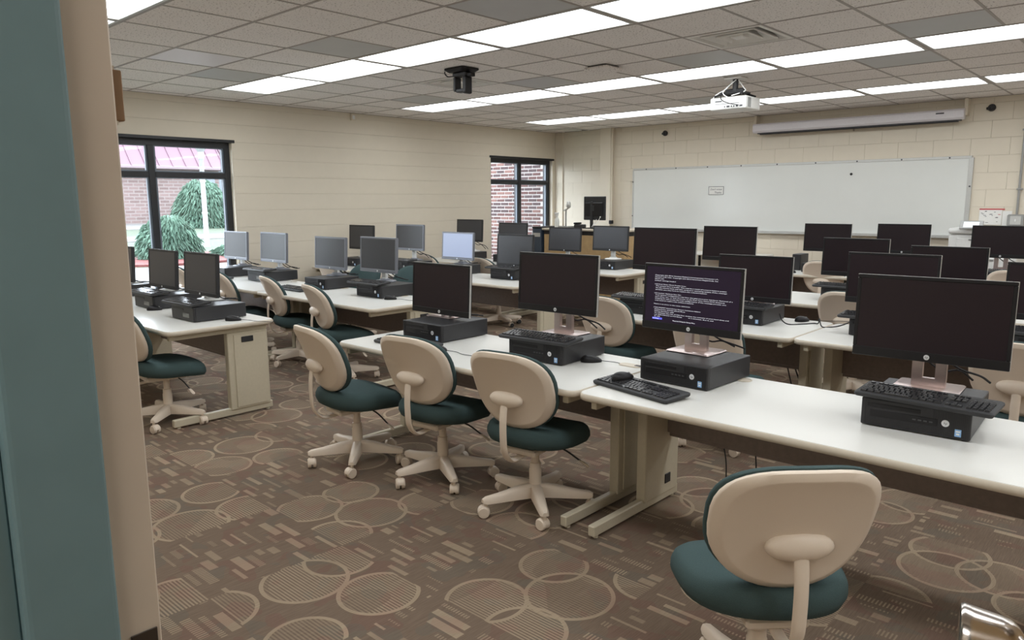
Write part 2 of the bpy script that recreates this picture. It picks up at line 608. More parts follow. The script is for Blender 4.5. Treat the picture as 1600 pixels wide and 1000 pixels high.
# open door leaf, hinged at the right and swung into the room
leaf = tag(put('door_2', None, None, (DX1 + 0.012, YF + 0.012, 0), (0, 0, R(102.6))), kind='structure')
put('leaf', mesh_of('leaf', sp(0.004, 0.54, -0.045, -0.001, 0.012, 2.14, bev=0.002), M['wood']), leaf)
bm = bmesh.new()
lathe(bm, [(0.033, 0.0), (0.033, 0.007), (0.026, 0.012), (0.0125, 0.016), (0.0115, 0.036), (0.0125, 0.040), (0.019, 0.044), (0.0235, 0.050), (0.0255, 0.058), (0.0285, 0.080), (0.0300, 0.088), (0.0285, 0.0905), (0.022, 0.0885), (0.006, 0.0885)], 32, 'Y')
put('door_knob', auto(mesh_of('door_knob', bm, M['chrome']), 50), leaf, (0.46, -0.001, 1.112))
bm = bmesh.new()
lathe(bm, [(0.030, 0.0), (0.030, 0.006), (0.024, 0.012), (0.022, 0.020), (0.018, 0.022)], 24, 'Y')
span(bm, -0.006, 0.006, 0.02, 0.047, -0.017, 0.017, bev=0.003, seg=2)
put('deadbolt_turn', auto(mesh_of('deadbolt_turn', bm, M['chrome']), 50), leaf, (0.46, -0.001, 1.205))
# hallway behind the camera
struct('wall_hall', mesh_of('wall_hall', sp(-3.5, 3.5, -1.75, -1.6, 0, 2.5), M['hall_wall']))
bm = bmesh.new()
span(bm, -3.6, -3.5, -1.6, 0.06, 0, 2.5)
span(bm, 3.5, 3.6, -1.6, 0.06, 0, 2.5)
struct('wall_hall_end', mesh_of('wall_hall_end', bm, M['hall_wall']))
struct('ceiling_hall', mesh_of('ceiling_hall', sp(-3.6, 3.6, -1.75, 0.07, 2.5, 2.6), M['fixture']))
hl = tag(put('added_hall_light', None, None, (-0.3, -0.85, 2.5)), 'unseen hall ceiling light added to brighten the door frame', 'ceiling light')  # unseen lamp, added so the door frame is bright enough
put('frame', mesh_of('frame', sp(-0.6, 0.6, -0.31, 0.31, -0.02, 0.0), M['fixture']), hl)
put('diffuser', mesh_of('diffuser', sp(-0.58, 0.58, -0.29, 0.29, -0.026, -0.02), M['added_hall_lamp']), hl)

# ------------------------------------------------------------------ windows
def window(name, y0, y1, mull):
    xf = XL - 0.06                     # room side of the frame
    d = 0.10
    bm = bmesh.new()
    fw = 0.075
    span(bm, xf - d, xf, y0, y0 + fw, WS, WH)
    span(bm, xf - d, xf, y1 - fw, y1, WS, WH)
    span(bm, xf - d, xf, y0 + fw, y1 - fw, WH - fw, WH)
    span(bm, xf - d, xf, y0 + fw, y1 - fw, WS, WS + fw)
    o = struct(name, mesh_of(name, bm, M['frame']))
    zt = 1.80
    put('mullion', mesh_of('mullion', sp(xf - d, xf + 0.004, mull - 0.035, mull + 0.035, WS + fw, WH - fw, bev=0.003), M['frame']), o)
    for a, b in ((y0 + fw, mull - 0.035), (mull + 0.035, y1 - fw)):
        put('transom', mesh_of('transom', sp(xf - d, xf + 0.002, a, b, zt, zt + 0.06, bev=0.003), M['frame']), o)
        for z0, z1 in ((WS + fw, zt), (zt + 0.06, WH - fw)):
            put('pane', mesh_of('pane', sp(xf - d / 2 - 0.003, xf - d / 2 + 0.003, a, b, z0, z1), M['glass']), o)
            bm = bmesh.new()
            e = 0.022
            for q in ((a, a + e, z0, z1), (b - e, b, z0, z1), (a + e, b - e, z0, z0 + e * 0.6), (a + e, b - e, z1 - e * 0.6, z1)):
                span(bm, xf - d * 0.42, xf - d * 0.15, *q)
            put('glazing_bead', mesh_of('glazing_bead', bm, M['sash']), o)
    put('head_trim', mesh_of('head_trim', sp(XL - 0.02, XL + 0.022, y0 - 0.02, min(y1 + 0.03, YB - 0.02), WH - 0.012, WH + 0.022, bev=0.003), M['frame']), o)
    put('window_sill', mesh_of('window_sill', sp(XL - 0.06, XL + 0.03, y0 - 0.01, min(y1 + 0.01, YB - 0.02), WS - 0.03, WS + 0.004, bev=0.004), M['wall']), o)
    bm = bmesh.new()
    span(bm, XL - 0.06, XL + 0.0085, y1 - 0.006, y1 + 0.004, WS, WH - 0.012)
    span(bm, XL - 0.06, XL + 0.0085, y0 - 0.004, y0 + 0.006, WS, WH - 0.012)
    put('reveal', mesh_of('reveal', bm, M['wall']), o)
    return o
window('window_1', W1[0], W1[1], 3.50)
window('window_2', W2[0], W2[1], 9.66)

# ------------------------------------------------------------------ ceiling
GX0, GY0, G = -6.6285, 3.887, 0.6096
ceil = struct('ceiling', mesh_of('ceiling', sp(XL - 0.2, XR + 0.2, YF - 0.2, YB + 0.2, CEIL + 0.10, CEIL + 0.2), M['fixture']))
UMAX, UVIS = 18, 11
fix_cells = set()
STRIPS = (-4, 0, 4, 8)
for v in STRIPS:
    for u in range(-2, UMAX - 1, 2):
        fix_cells |= {(u, v), (u + 1, v)}
VENTS = {(6, 2): 'big', (1, 2): 'mid', (-3, 10): 'small'}
bm = bmesh.new()
h = G / 2 - 0.009
layered(bm, [[(-h - 0.006, -h - 0.006, 0.016), (h + 0.006, -h - 0.006, 0.016), (h + 0.006, h + 0.006, 0.016), (-h - 0.006, h + 0.006, 0.016)],
             [(-h - 0.006, -h - 0.006, 0.004), (h + 0.006, -h - 0.006, 0.004), (h + 0.006, h + 0.006, 0.004), (-h - 0.006, h + 0.006, 0.004)],
             [(-h, -h, -0.001), (h, -h, -0.001), (h, h, -0.001), (-h, h, -0.001)]])
tile_me = mesh_of('tile', bm, M['tile'])
smooth_me = tile_me.copy(); smooth_me.materials.clear(); smooth_me.materials.append(M['smooth_panel'])
white_me = tile_me.copy(); white_me.materials.clear(); white_me.materials.append(M['white_panel'])
SMOOTH = {(-1, -1), (2, -1), (5, -1), (8, -1), (-1, 3), (2, 3), (5, 3), (8, 3), (3, 7), (7, 5)}
far = bmesh.new()
for u in range(-4, UMAX + 1):
    for v in range(-6, 11):
        if (u, v) in fix_cells or (u, v) in VENTS:
            continue
        x0, y0 = GX0 + u * G, GY0 + v * G
        xa, xb, ya, yb = max(x0, XL), min(x0 + G, XR), max(y0, YF), min(y0 + G, YB)
        if xb - xa < 0.03 or yb - ya < 0.03:
            continue
        if u > UVIS or v < -4:
            span(far, xa + 0.009, xb - 0.009, ya + 0.009, yb - 0.009, CEIL - 0.001, CEIL + 0.016)
            continue
        me = smooth_me if (u, v) in SMOOTH else white_me if (u, v) == (0, -2) else tile_me
        nm = 'smooth_panel' if (u, v) in SMOOTH or (u, v) == (0, -2) else 'tile'
        o = put(nm, me, ceil, ((xa + xb) / 2, (ya + yb) / 2, CEIL), (0, 0, random.choice((0, PI)) if nm == 'tile' else 0), ((xb - xa) / G, (yb - ya) / G, 1))
        if nm == 'smooth_panel':
            o['label'] = 'glossy white plastic ceiling panel' if (u, v) == (0, -2) else 'smooth grey ceiling panel'
tag(put('far_tiles', mesh_of('far_tiles', far, M['tile']), ceil), kind='stuff')
for v in range(-5, 11):
    y = GY0 + v * G
    put('cross_tee', mesh_of('cross_tee', sp(XL, XR, y - 0.010, y + 0.010, CEIL - 0.004, CEIL + 0.02), M['tee']), ceil)
vline = [(YF, GY0 + STRIPS[0] * G)] + [(GY0 + (v + 1) * G, GY0 + (STRIPS[k + 1] if k + 1 < len(STRIPS) else 10.93) * G) for k, v in enumerate(STRIPS)]
for u in range(-3, UMAX + 1):
    x = GX0 + u * G
    segs = [(YF, YB)] if (u % 2 == 0 or u < -2) else vline
    for a, b in segs:
        put('main_tee', mesh_of('main_tee', sp(x - 0.010, x + 0.010, a, b, CEIL - 0.0035, CEIL + 0.02), M['tee']), ceil)
bm = bmesh.new()
span(bm, XL, XL + 0.02, YF, YB, CEIL - 0.005, CEIL + 0.02)
put('wall_angle', mesh_of('wall_angle', bm, M['tee']), ceil)
put('wall_angle', mesh_of('wall_angle', sp(XL, XR, YB - 0.02, YB, CEIL - 0.005, CEIL + 0.02), M['tee']), ceil)

# light fittings: frame + slightly bowed lit diffuser
bm = bmesh.new()
fx, fy = G - 0.012, G / 2 - 0.012
for a in (-1, 1):
    span(bm, -fx, fx, a * fy, a * (fy - 0.022), -0.003, 0.03)
    span(bm, a * fx, a * (fx - 0.022), -fy + 0.022, fy - 0.022, -0.003, 0.03)
span(bm, -fx, fx, -fy, fy, 0.045, 0.05)
fr_me = mesh_of('frame', bm, M['fixture'])
bm = bmesh.new()
N = 10
a, b2 = fx - 0.023, fy - 0.023
ra, rb = [], []
for k in range(N + 1):
    t = -1 + 2 * k / N
    zz = 0.012 - 0.006 * (1 - t * t)
    ra.append(bm.verts.new((-a, t * b2, zz)))
    rb.append(bm.verts.new((a, t * b2, zz)))
for k in range(N):
    bm.faces.new((ra[k], rb[k], rb[k + 1], ra[k + 1]))
top = [bm.verts.new(p) for p in ((-a, -b2, 0.02), (a, -b2, 0.02), (a, b2, 0.02), (-a, b2, 0.02))]
bm.faces.new(top)
bm.faces.new((top[0], top[1], rb[0], ra[0]))
bm.faces.new((top[2], top[3], ra[-1], rb[-1]))
bm.faces.new([top[0]] + ra + [top[3]])
bm.faces.new([top[1]] + rb + [top[2]])
lamp_me = auto(mesh_of('diffuser', bm, M['lamp']))
ORD = ['first', 'second', 'third', 'fourth', 'fifth', 'sixth', 'seventh', 'eighth', 'ninth', 'tenth']
SN = {-4: 'nearest ceiling strip above the doorway', 0: 'second ceiling strip from the doorway', 4: 'third ceiling strip, just before the projector', 8: 'farthest ceiling strip near the whiteboard'}
for v in STRIPS:
    for n, u in enumerate(range(-2, UMAX - 1, 2)):
        t = thing('ceiling_light', f'lit fluorescent panel, {ORD[n]} from window wall in {SN[v]}', 'ceiling light', (GX0 + (u + 1) * G, GY0 + (v + 0.5) * G, CEIL), 0, 'fluorescent ceiling panels')
        put('frame', fr_me, t)
        put('diffuser', lamp_me, t)

# air diffusers in the ceiling: nested square cones
def vent(u, v, label, rings):
    t = thing('ceiling_vent', label, 'vent', (GX0 + (u + .5) * G, GY0 + (v + .5) * G, CEIL), 0, 'ceiling air vents')
    q = G / 2 - 0.012
    bm = bmesh.new()
    for k in range(2):
        a = 1 - 2 * k
    span(bm, -q, q, -q, q, 0.09, 0.095)
    put('throat', mesh_of('throat', bm, M['vent_dark']), t)
    def sq(s, z): return [(-s, -s, z), (s, -s, z), (s, s, z), (-s, s, z)]
    for k in range(rings):
        o = q * (1 - k / rings * 0.85)
        i = o - q * 0.85 / rings * 0.62
        bm = bmesh.new()
        r = [[bm.verts.new(p) for p in l] for l in (sq(o, -0.004), sq(o - 0.025 if k == 0 else o - 0.006, -0.006), sq(i, 0.055), sq(i, 0.060), sq(o, 0.003))]
        for a, b in zip(r, r[1:] + r[:1]):
            ring_faces(bm, a, b)
        put('cone', mesh_of('cone', bm, M['vent']), t)
    bm = bmesh.new()
    s = q * 0.16
    layered(bm, [sq(s, 0.03), sq(s * 1.1, 0.0), sq(s * 0.9, -0.006)])
    put('centre_plate', mesh_of('centre_plate', bm, M['vent']), t)
vent(6, 2, 'large square louvred air vent in the ceiling before the projector', 3)
vent(1, 2, 'square louvred air vent beside the black projector bracket', 3)
vent(-3, 10, 'square air vent in the ceiling corner above far window', 2)
t = thing('access_point', 'flat pale ceiling box with dark slit, between two light strips', 'ceiling box', (-4.10, 5.68, CEIL))
put('body', mesh_of('body', sp(-0.13, 0.13, -0.13, 0.13, -0.045, -0.014, bev=0.012), M['tile']), t)
put('mounting_plate', mesh_of('mounting_plate', sp(-0.10, 0.10, -0.10, 0.10, -0.014, -0.003), M['vent_dark']), t)

# ------------------------------------------------------------------ computer tables
TZ, TD, TW = 0.677, 0.78, 1.828
def table_meshes():
    d = {}
    bm = bmesh.new()
    layered(bm, [rrect(0.006, TW - 0.006, 0.006, TD - 0.006, 0.052, TZ - 0.030), rrect(0.005, TW - 0.005, 0.005, TD - 0.005, 0.052, TZ - 0.003), rrect(0.007, TW - 0.007, 0.007, TD - 0.007, 0.050, TZ)])
    d['top'] = auto(mesh_of('tabletop', bm, M['top']))
    bm = bmesh.new()
    prof = [(0.006, TZ - 0.032), (0.001, TZ - 0.028), (0.0, TZ - 0.017), (0.001, TZ - 0.005), (0.0055, TZ - 0.0018), (0.0075, TZ - 0.004), (0.012, TZ - 0.032)]
    rings = [[bm.verts.new(p) for p in rrect(i, TW - i, i, TD - i, 0.056 - i * 0.5, z)] for i, z in prof]
    for a, b in zip(rings, rings[1:] + rings[:1]):
        ring_faces(bm, a, b)
    d['edge'] = auto(mesh_of('edge_band', bm, M['edge']), 60)
    # C-shaped leg: column at the back, foot and support arm running to the front
    bm = bmesh.new()
    span(bm, -0.026, 0.026, 0.43, 0.735, 0.05, TZ - 0.072, bev=0.004)
    d['col'] = mesh_of('leg', bm, M['leg'])
    bm = bmesh.new()
    span(bm, -0.004, 0.004, 0.475, 0.715, 0.065, TZ - 0.085, bev=0.002)
    d['cover'] = mesh_of('leg_cover', bm, M['leg'])
    bm = bmesh.new()
    span(bm, -0.018, 0.018, 0.025, 0.755, 0.012, 0.064, bev=0.005)
    for y in (0.06, 0.72):
        lathe(bm, [(0.014, 0.0), (0.014, 0.010), (0.008, 0.0125)], 10, 'Z', (0, y, 0))
    d['foot'] = mesh_of('foot', bm, M['leg'])
    bm = bmesh.new()
    span(bm, -0.015, 0.015, 0.035, 0.74, TZ - 0.072, TZ - 0.031, bev=0.003)
    d['arm'] = mesh_of('support_arm', bm, M['leg'])
    bm = bmesh.new()
    span(bm, -0.003, 0.003, 0.53, 0.62, TZ - 0.145, TZ - 0.105, bev=0.002)
    d['grommet'] = mesh_of('grommet', bm, M['black_matte'])
    bm = bmesh.new()
    span(bm, -0.003, 0.003, 0.61, 0.66, 0.10, 0.15, bev=0.002)
    d['slot'] = mesh_of('cable_slot', bm, M['black_matte'])
    bm = bmesh.new()
    span(bm, 0.10, TW - 0.10, 0.625, 0.645, TZ - 0.31, TZ - 0.034, bev=0.003)
    d['modesty'] = mesh_of('modesty_panel', bm, M['modesty'])
    bm = bmesh.new()
    span(bm, 0.10, TW - 0.10, 0.645, 0.675, TZ - 0.335, TZ - 0.312, bev=0.004)
    d['rail'] = mesh_of('cable_rail', bm, M['modesty'])
    bm = bmesh.new()
    lathe(bm, [(0.030, -0.034), (0.034, -0.0005), (0.036, 0.0025), (0.030, 0.003), (0.028, 0.001)], 20)
    d['hole'] = mesh_of('cable_grommet', bm, M['edge'])
    return d
TM = table_meshes()
def table(x, y, label):
    t = thing('computer_table', label, 'table', (x, y, 0), 0, 'white computer tables')
    put('tabletop', TM['top'], t)
    put('edge_band', TM['edge'], t)
    for lx, s in ((0.077, -1), (TW - 0.077, 1)):
        l = put('leg', TM['col'], t, (lx, 0, 0))
        put('leg_cover', TM['cover'], l, (s * 0.0285, 0, 0))
        put('foot', TM['foot'], l)
        put('support_arm', TM['arm'], l)
        put('grommet', TM['grommet'], l, (s * 0.0345, 0, 0))
        put('cable_slot', TM['slot'], l, (-s * 0.0275, 0, 0))
    put('modesty_panel', TM['modesty'], t)
    put('cable_rail', TM['rail'], t)
    for hx in (0.46, 1.37):
        put('cable_grommet', TM['hole'], t, (hx, 0.70, TZ))
    return t
E_ = 0.002
TABLES = [
 (-3.79, 2.53, 'white computer table in nearest row, its left end on the aisle'),
 (-1.955, 2.53, 'white computer table in nearest row behind the teal chair at bottom right'),
 (-3.59, 4.41, 'white computer table, left one of second right-hand row'),
 (-1.755, 4.41, 'white computer table, right one of second right-hand row'),
 (-3.62, 5.98, 'white computer table, left one of third right-hand row'),
 (-1.785, 5.98, 'white computer table, right one of third right-hand row'),
 (-3.72, 8.32, 'white computer table, left one of farthest row below the whiteboard'),
 (-1.885, 8.32, 'white computer table, right one of farthest row near the printer'),
 (-6.705, 1.97, 'white computer table by the door frame, its beige leg facing the aisle'),
 (-8.54, 1.97, 'white computer table under the near window, behind the door frame'),
 (-6.545, 3.49, 'white computer table, right one of second window-side row'),
 (-8.38, 3.49, 'white computer table, left one of second window-side row below near window'),
 (-6.71, 5.36, 'white computer table, right one of third window-side row'),
 (-8.545, 5.36, 'white computer table, left one of third row against window wall'),
 (-6.58, 6.97, 'white computer table, right one of fourth window-side row before the lectern'),
 (-8.415, 6.97, 'white computer table, left one of fourth row beside far window'),
]
for a in TABLES:
    table(*a)

# ------------------------------------------------------------------ task chairs
def outline(n, W, H):
    pts = []
    for k in range(n):
        a = 2 * PI * k / n
        c, s = math.cos(a), math.sin(a)
        e = 2 / (3.0 if s > 0 else 2.25)
        x = W / 2 * math.copysign(abs(c) ** e, c)
        z = H / 2 * math.copysign(abs(s) ** e, s)
        x *= 1.0 + 0.05 * (z / (H / 2)) - 0.05 * max(0.0, z / (H / 2)) ** 3
        pts.append((x, z))
    return pts
def chair_meshes():
    d = {}
    N = 40
    o = outline(N, 0.445, 0.385)
    zc, tilt, y0 = 0.650, math.tan(R(21)), -0.232
    def lay(s, y):
        return [(x * s, y0 + y + 1.15 * (x * s) ** 2 - z * s * tilt - 0.10 * (z * s) ** 2, zc + z * s) for x, z in o]
    bm = bmesh.new()
    layered(bm, [lay(0.985, 0.004), lay(1.0, -0.002), lay(1.0, -0.014), lay(0.985, -0.019), lay(0.885, -0.030), lay(0.865, -0.0305), lay(0.84, -0.029), lay(0.5, -0.027), lay(0.15, -0.026)])
    d['shell'] = auto(mesh_of('back_shell', bm, M['shell']), 38)
    bm = bmesh.new()
    layered(bm, [lay(0.97, 0.003), lay(1.012, 0.006), lay(1.022, 0.016), lay(1.0, 0.030), lay(0.93, 0.040), lay(0.7, 0.046), lay(0.3, 0.044)])
    d['cushion'] = auto(mesh_of('back_cushion', bm, M['fabric']), 60)
    # seat: rounded, waterfall front
    def seat_out(n):
        pts = []
        for k in range(n):
            a = 2 * PI * k / n
            c, s = math.cos(a), math.sin(a)
            e = 2 / (2.7 if s > 0 else 2.3)
            x = 0.245 * math.copysign(abs(c) ** e, c)
            y = 0.235 * math.copysign(abs(s) ** e, s)
            x *= 1.0 + 0.05 * (y / 0.235) - 0.10 * max(0.0, y / 0.235) ** 3
            pts.append((x, y))
        return pts
    so = seat_out(40)
    def slay(s, z, dome=0.0):
        return [(x * s, 0.015 + y * s, z - (0.045 * max(0.0, (y * s) / 0.225) ** 2.2) + 0.018 * max(0.0, -(y * s) / 0.225) ** 2 - dome * (1 - s)) for x, y in so]
    bm = bmesh.new()
    layered(bm, [slay(0.5, 0.345), slay(0.82, 0.349), slay(0.95, 0.362), slay(1.0, 0.388), slay(0.995, 0.412), slay(0.955, 0.434), slay(0.88, 0.446), slay(0.6, 0.448), slay(0.25, 0.446)])
    d['seat'] = auto(mesh_of('seat', bm, M['fabric']), 70)
    bm = bmesh.new()
    span(bm, -0.09, 0.09, -0.15, 0.12, 0.315, 0.3465, bev=0.008)
    d['pan'] = mesh_of('seat_plate', bm, M['shell'])
    bm = bmesh.new()
    lathe(bm, [(0.030, 0.075), (0.031, 0.20), (0.028, 0.205), (0.027, 0.235), (0.021, 0.238), (0.020, 0.316)], 20)
    d['column'] = auto(mesh_of('column', bm, M['shell']))
    bm = bmesh.new()
    lathe(bm, [(0.030, 0.060), (0.042, 0.066), (0.044, 0.105), (0.034, 0.128), (0.0315, 0.130)], 20)
    for k in range(5):
        a = 2 * PI * k / 5 + 0.3
        u = Vector((math.cos(a), math.sin(a), 0))
        v = Vector((-u.y, u.x, 0))
        L = []
        for r, z0, z1, wd in ((0.025, 0.062, 0.130, 0.029), (0.10, 0.066, 0.124, 0.028), (0.20, 0.068, 0.108, 0.024), (0.268, 0.070, 0.101, 0.021), (0.287, 0.075, 0.093, 0.014)):
            p = u * r
            L.append([p - v * wd + Vector((0, 0, z0)), p + v * wd + Vector((0, 0, z0)), p + v * wd * 0.9 + Vector((0, 0, z1 - 0.010)), p + v * wd * 0.5 + Vector((0, 0, z1)), p - v * wd * 0.5 + Vector((0, 0, z1)), p - v * wd * 0.9 + Vector((0, 0, z1 - 0.010))])
        layered(bm, L)
    d['base'] = auto(mesh_of('star_base', bm, M['shell']), 45)
    bm = bmesh.new()
    lathe(bm, [(0.009, 0.045), (0.009, 0.080)], 10)
    n = 12
    L = []
    for sx, rr in ((-0.021, 0.024), (-0.017, 0.030), (0.017, 0.030), (0.021, 0.024)):
        L.append([(sx, 0.012 + rr * math.cos(PI * k / n), 0.029 + rr * math.sin(PI * k / n)) for k in range(n + 1)] + [(sx, 0.012 - rr * 0.9, 0.018), (sx, 0.012 + rr * 0.4, 0.022)])
    layered(bm, L)
    d['castor'] = auto(mesh_of('castor', bm, M['shell']), 50)
    for key, m in (('wheel', M['shell']), ('wheel_dark', M['black_matte'])):
        bm = bmesh.new()
        for s in (-1, 1):
            lathe(bm, [(0.012, s * 0.024), (0.025, s * 0.0235), (0.0275, s * 0.020), (0.0275, s * 0.006), (0.012, s * 0.004)], 18, 'X', (0, 0.012, 0.0275))
        lathe(bm, [(0.006, -0.006), (0.006, 0.006)], 8, 'X', (0, 0.012, 0.0275))
        d[key] = auto(mesh_of('wheel', bm, m), 40)
    # pivot boss on the back and the bent flat bar that carries it
    yb = y0 - 0.012
    bm = bmesh.new()
    bmesh.ops.create_uvsphere(bm, u_segments=20, v_segments=12, radius=1.0)
    bmesh.ops.scale(bm, vec=(0.092, 0.032, 0.041), verts=bm.verts)
    bmesh.ops.translate(bm, vec=(0, yb - 0.004, 0.612), verts=bm.verts)
    d['boss'] = auto(mesh_of('pivot_boss', bm, M['shell']), 80)
    bm = bmesh.new()
    pts = curve_pts([(0, yb - 0.020, 0.600), (0, yb - 0.030, 0.52), (0, yb - 0.030, 0.44), (0, yb - 0.020, 0.365), (0, yb + 0.022, 0.312), (0, yb + 0.075, 0.302), (0, yb + 0.16, 0.312)], 5)
    tube(bm, pts, 0.020, 10, flat=0.42)
    d['bar'] = auto(mesh_of('back_bar', bm, M['shell']), 60)
    bm = bmesh.new()
    tube(bm, curve_pts([(0.06, 0.05, 0.325), (0.13, 0.07, 0.302), (0.205, 0.09, 0.255)], 4), 0.0045, 6)
    d['lever'] = mesh_of('lever', bm, M['black_matte'])
    bm = bmesh.new()
    tube(bm, [(0.197, 0.088, 0.260), (0.215, 0.093, 0.249), (0.238, 0.100, 0.233), (0.246, 0.102, 0.227)], [0.005, 0.011, 0.012, 0.005], 8, flat=0.5)
    d['paddle'] = auto(mesh_of('paddle', bm, M['shell']), 60)
    return d
CM = chair_meshes()
def chair(x, y, rz, label, spin=0.0, dark=False, lift=0.0):
    t = thing('task_chair', label, 'chair', (x, y, 0), R(rz), 'armless swivel chairs at the computer tables')
    put('seat', CM['seat'], t, (0, 0, lift))
    put('seat_plate', CM['pan'], t, (0, 0, lift))
    put('back_shell', CM['shell'], t, (0, 0, lift))
    put('back_cushion', CM['cushion'], t, (0, 0, lift))
    put('pivot_boss', CM['boss'], t, (0, 0, lift))
    put('back_bar', CM['bar'], t, (0, 0, lift))
    l = put('lever', CM['lever'], t, (0, 0, lift))
    put('paddle', CM['paddle'], l)
    put('column', CM['column'], t, (0, 0, lift * 0.9))
    put('star_base', CM['base'], t, rot=(0, 0, R(spin - rz)))
    for k in range(5):
        a = 2 * PI * k / 5 + 0.3
        ca = a + R(spin - rz)
        c = put('castor', CM['castor'], t, (0.268 * math.cos(ca), 0.268 * math.sin(ca), 0), (0, 0, random.uniform(0, 6.28)))
        put('wheel', CM['wheel_dark' if dark else 'wheel'], c)
    return t
CHAIRS = [
 (-3.52, 2.47, -8, 'beige shelled chair with dark teal seat, first of three lined up at nearest table', -60, False),
 (-2.95, 2.63, 8, 'beige shelled chair with dark teal seat, middle one of three at nearest table', 25, False),
 (-2.30, 2.66, 8, 'beige shelled chair with dark teal seat, third of three, beside the twin table feet', 15, False),
 (-0.85, 2.00, 45, 'large near teal chair with beige back turned to the viewer, bottom right', 60, False, 0.016),
 (-5.17, 2.06, -6, 'dark seated chair half hidden by the door frame beside the aisle table leg', 12, False),
 (-5.30, 3.62, -14, 'beige backed chair with blue-green seat, nearest the aisle in second window-side row', 35, False),
 (-6.22, 3.74, -14, 'beige backed chair, second from the aisle in second window-side row', 50, False),
 (-7.05, 3.68, -12, 'beige backed chair showing right beside the second black monitor by the door frame', 10, False),
 (-7.93, 3.66, -10, 'beige backed chair between the two black monitors in front of the near window', 10, False),
 (-7.62, 5.26, -5, 'beige chair against the window wall, seen behind grey monitors of second row', 20, False),
 (-6.62, 4.66, 190, 'chair turned round showing green fabric back rest, left one of two', 0, False),
 (-6.00, 4.76, 185, 'chair turned round showing green fabric back rest, right one of two', 0, False),
 (-6.27, 6.56, -10, 'beige backed chair at fourth window-side row with dark castors under the table', 40, True),
 (-7.30, 6.56, -10, 'beige backed chair left of the pale bluish monitor in fourth window-side row', 40, True),
 (-3.10, 4.56, 0, 'beige backed chair tucked into second row behind the dark red-black monitor', 10, False),
 (-2.10, 4.20, 0, 'beige chair whose lower back shows beneath the startup text monitor', 10, False),
 (-0.56, 4.44, 0, 'beige chair behind the large right-hand monitor at frame edge', 30, False),
 (-1.86, 5.92, 0, 'beige backed chair in third right-hand row with broad rounded back', 18, False),
 (-3.02, 8.58, 0, 'beige backed chair in farthest row under the whiteboard', 0, False),
 (-1.25, 8.62, 0, 'beige backed chair in farthest row near the right-hand edge', 0, False),
]
for a in CHAIRS:
    chair(*a)

# ------------------------------------------------------------------ computers
def logo_disc(r, y):
    bm = bmesh.new()
    lathe(bm, [(r * 0.97, 0.0), (r, -0.0006), (r * 0.95, -0.0012)], 20, 'Y', (0, y, 0))
    return bm
hp_txt = text_mesh('hp', 0.016, M['ink'], 0.0002, 0.25, 'CENTER')
hp_small = text_mesh('hp', 0.012, M['ink'], 0.0002, 0.25, 'CENTER')

TWX, TDY, THZ = 0.355, 0.395, 0.105
def tower_meshes(old):
    d = {}
    bm = bmesh.new()
    span(bm, -TWX / 2, TWX / 2, 0.018, TDY, 0.004, THZ, bev=0.003)
    for sx in (-1, 1):
        for y in (0.05, TDY - 0.05):
            lathe(bm, [(0.010, 0.0), (0.010, 0.006)], 8, 'Z', (sx * (TWX / 2 - 0.03), y, 0))
    d['body'] = mesh_of('case', bm, M['tower'])
    bm = bmesh.new()
    span(bm, -TWX / 2 - 0.001, TWX / 2 + 0.001, 0.0, 0.020, 0.003, THZ + 0.001, bev=0.005, seg=2)
    if not old:
        x = -TWX / 2 + 0.012
        while x < TWX / 2 - 0.010:
            inset = -TWX / 2 + 0.03 < x < 0.055
            span(bm, x, x + 0.0022, -0.0013, 0.002, 0.008, 0.036)
            if not inset:
                span(bm, x, x + 0.0022, -0.0013, 0.002, 0.036, THZ - 0.006)
            x += 0.0056
    d['bezel'] = mesh_of('front_bezel', bm, M['bezel'])
    bm = bmesh.new()
    span(bm, -TWX / 2 + 0.02, 0.02, -0.0016, 0.003, 0.074, 0.089, bev=0.001)
    d['drive'] = mesh_of('optical_drive', bm, M['black'])
    bm = bmesh.new()
    if old:
        span(bm, 0.01, 0.11, -0.002, 0.002, 0.028, 0.058, bev=0.001)
        d['inset'] = mesh_of('port_panel', bm, M['bezel_inset'])
    else:
        span(bm, -TWX / 2 + 0.03, 0.075, -0.0016, 0.002, 0.039, 0.066, bev=0.001)
        d['inset'] = mesh_of('port_panel', bm, M['black'])
    bm = bmesh.new()
    for k in range(4):
        span(bm, -0.005 + k * 0.018, 0.006 + k * 0.018, -0.0028, -0.001, 0.049, 0.054)
    d['ports'] = mesh_of('usb_ports', bm, M['port_dark'])
    d['logo'] = mesh_of('power_logo', logo_disc(0.0125, -0.0012), M['logo'])
    bm = bmesh.new()
    span(bm, TWX / 2 - 0.047, TWX / 2 - 0.027, -0.0019, 0.001, 0.014, 0.040)
    d['sticker'] = mesh_of('sticker', bm, M['sticker'])
    bm = bmesh.new()
    span(bm, TWX / 2 - 0.044, TWX / 2 - 0.030, -0.0022, -0.0015, 0.030, 0.035)
    span(bm, TWX / 2 - 0.042, TWX / 2 - 0.032, -0.0022, -0.0015, 0.020, 0.026)
    d['print'] = mesh_of('sticker_print', bm, M['white'])
    return d
TOW = {False: tower_meshes(False), True: tower_meshes(True)}
def tower(x, y, rz, label, old=False, z=TZ):
    d = TOW[old]
    t = thing('computer_tower', label, 'computer', (x, y, z + 0.0006), R(rz), 'desktop computer towers on the tables')
    put('case', d['body'], t)
    fb = put('front_bezel', d['bezel'], t)
    put('optical_drive', d['drive'], fb)
    put('port_panel', d['inset'], fb)
    put('usb_ports', d['ports'], fb)
    if not old:
        pl = put('power_logo', d['logo'], t, (0.10, 0, 0.055))
        put('letters', hp_small, pl, (0, -0.0026, -0.0035), (PI / 2, 0, 0))
        s = put('sticker', d['sticker'], t)
        put('sticker_print', d['print'], s)
    return t

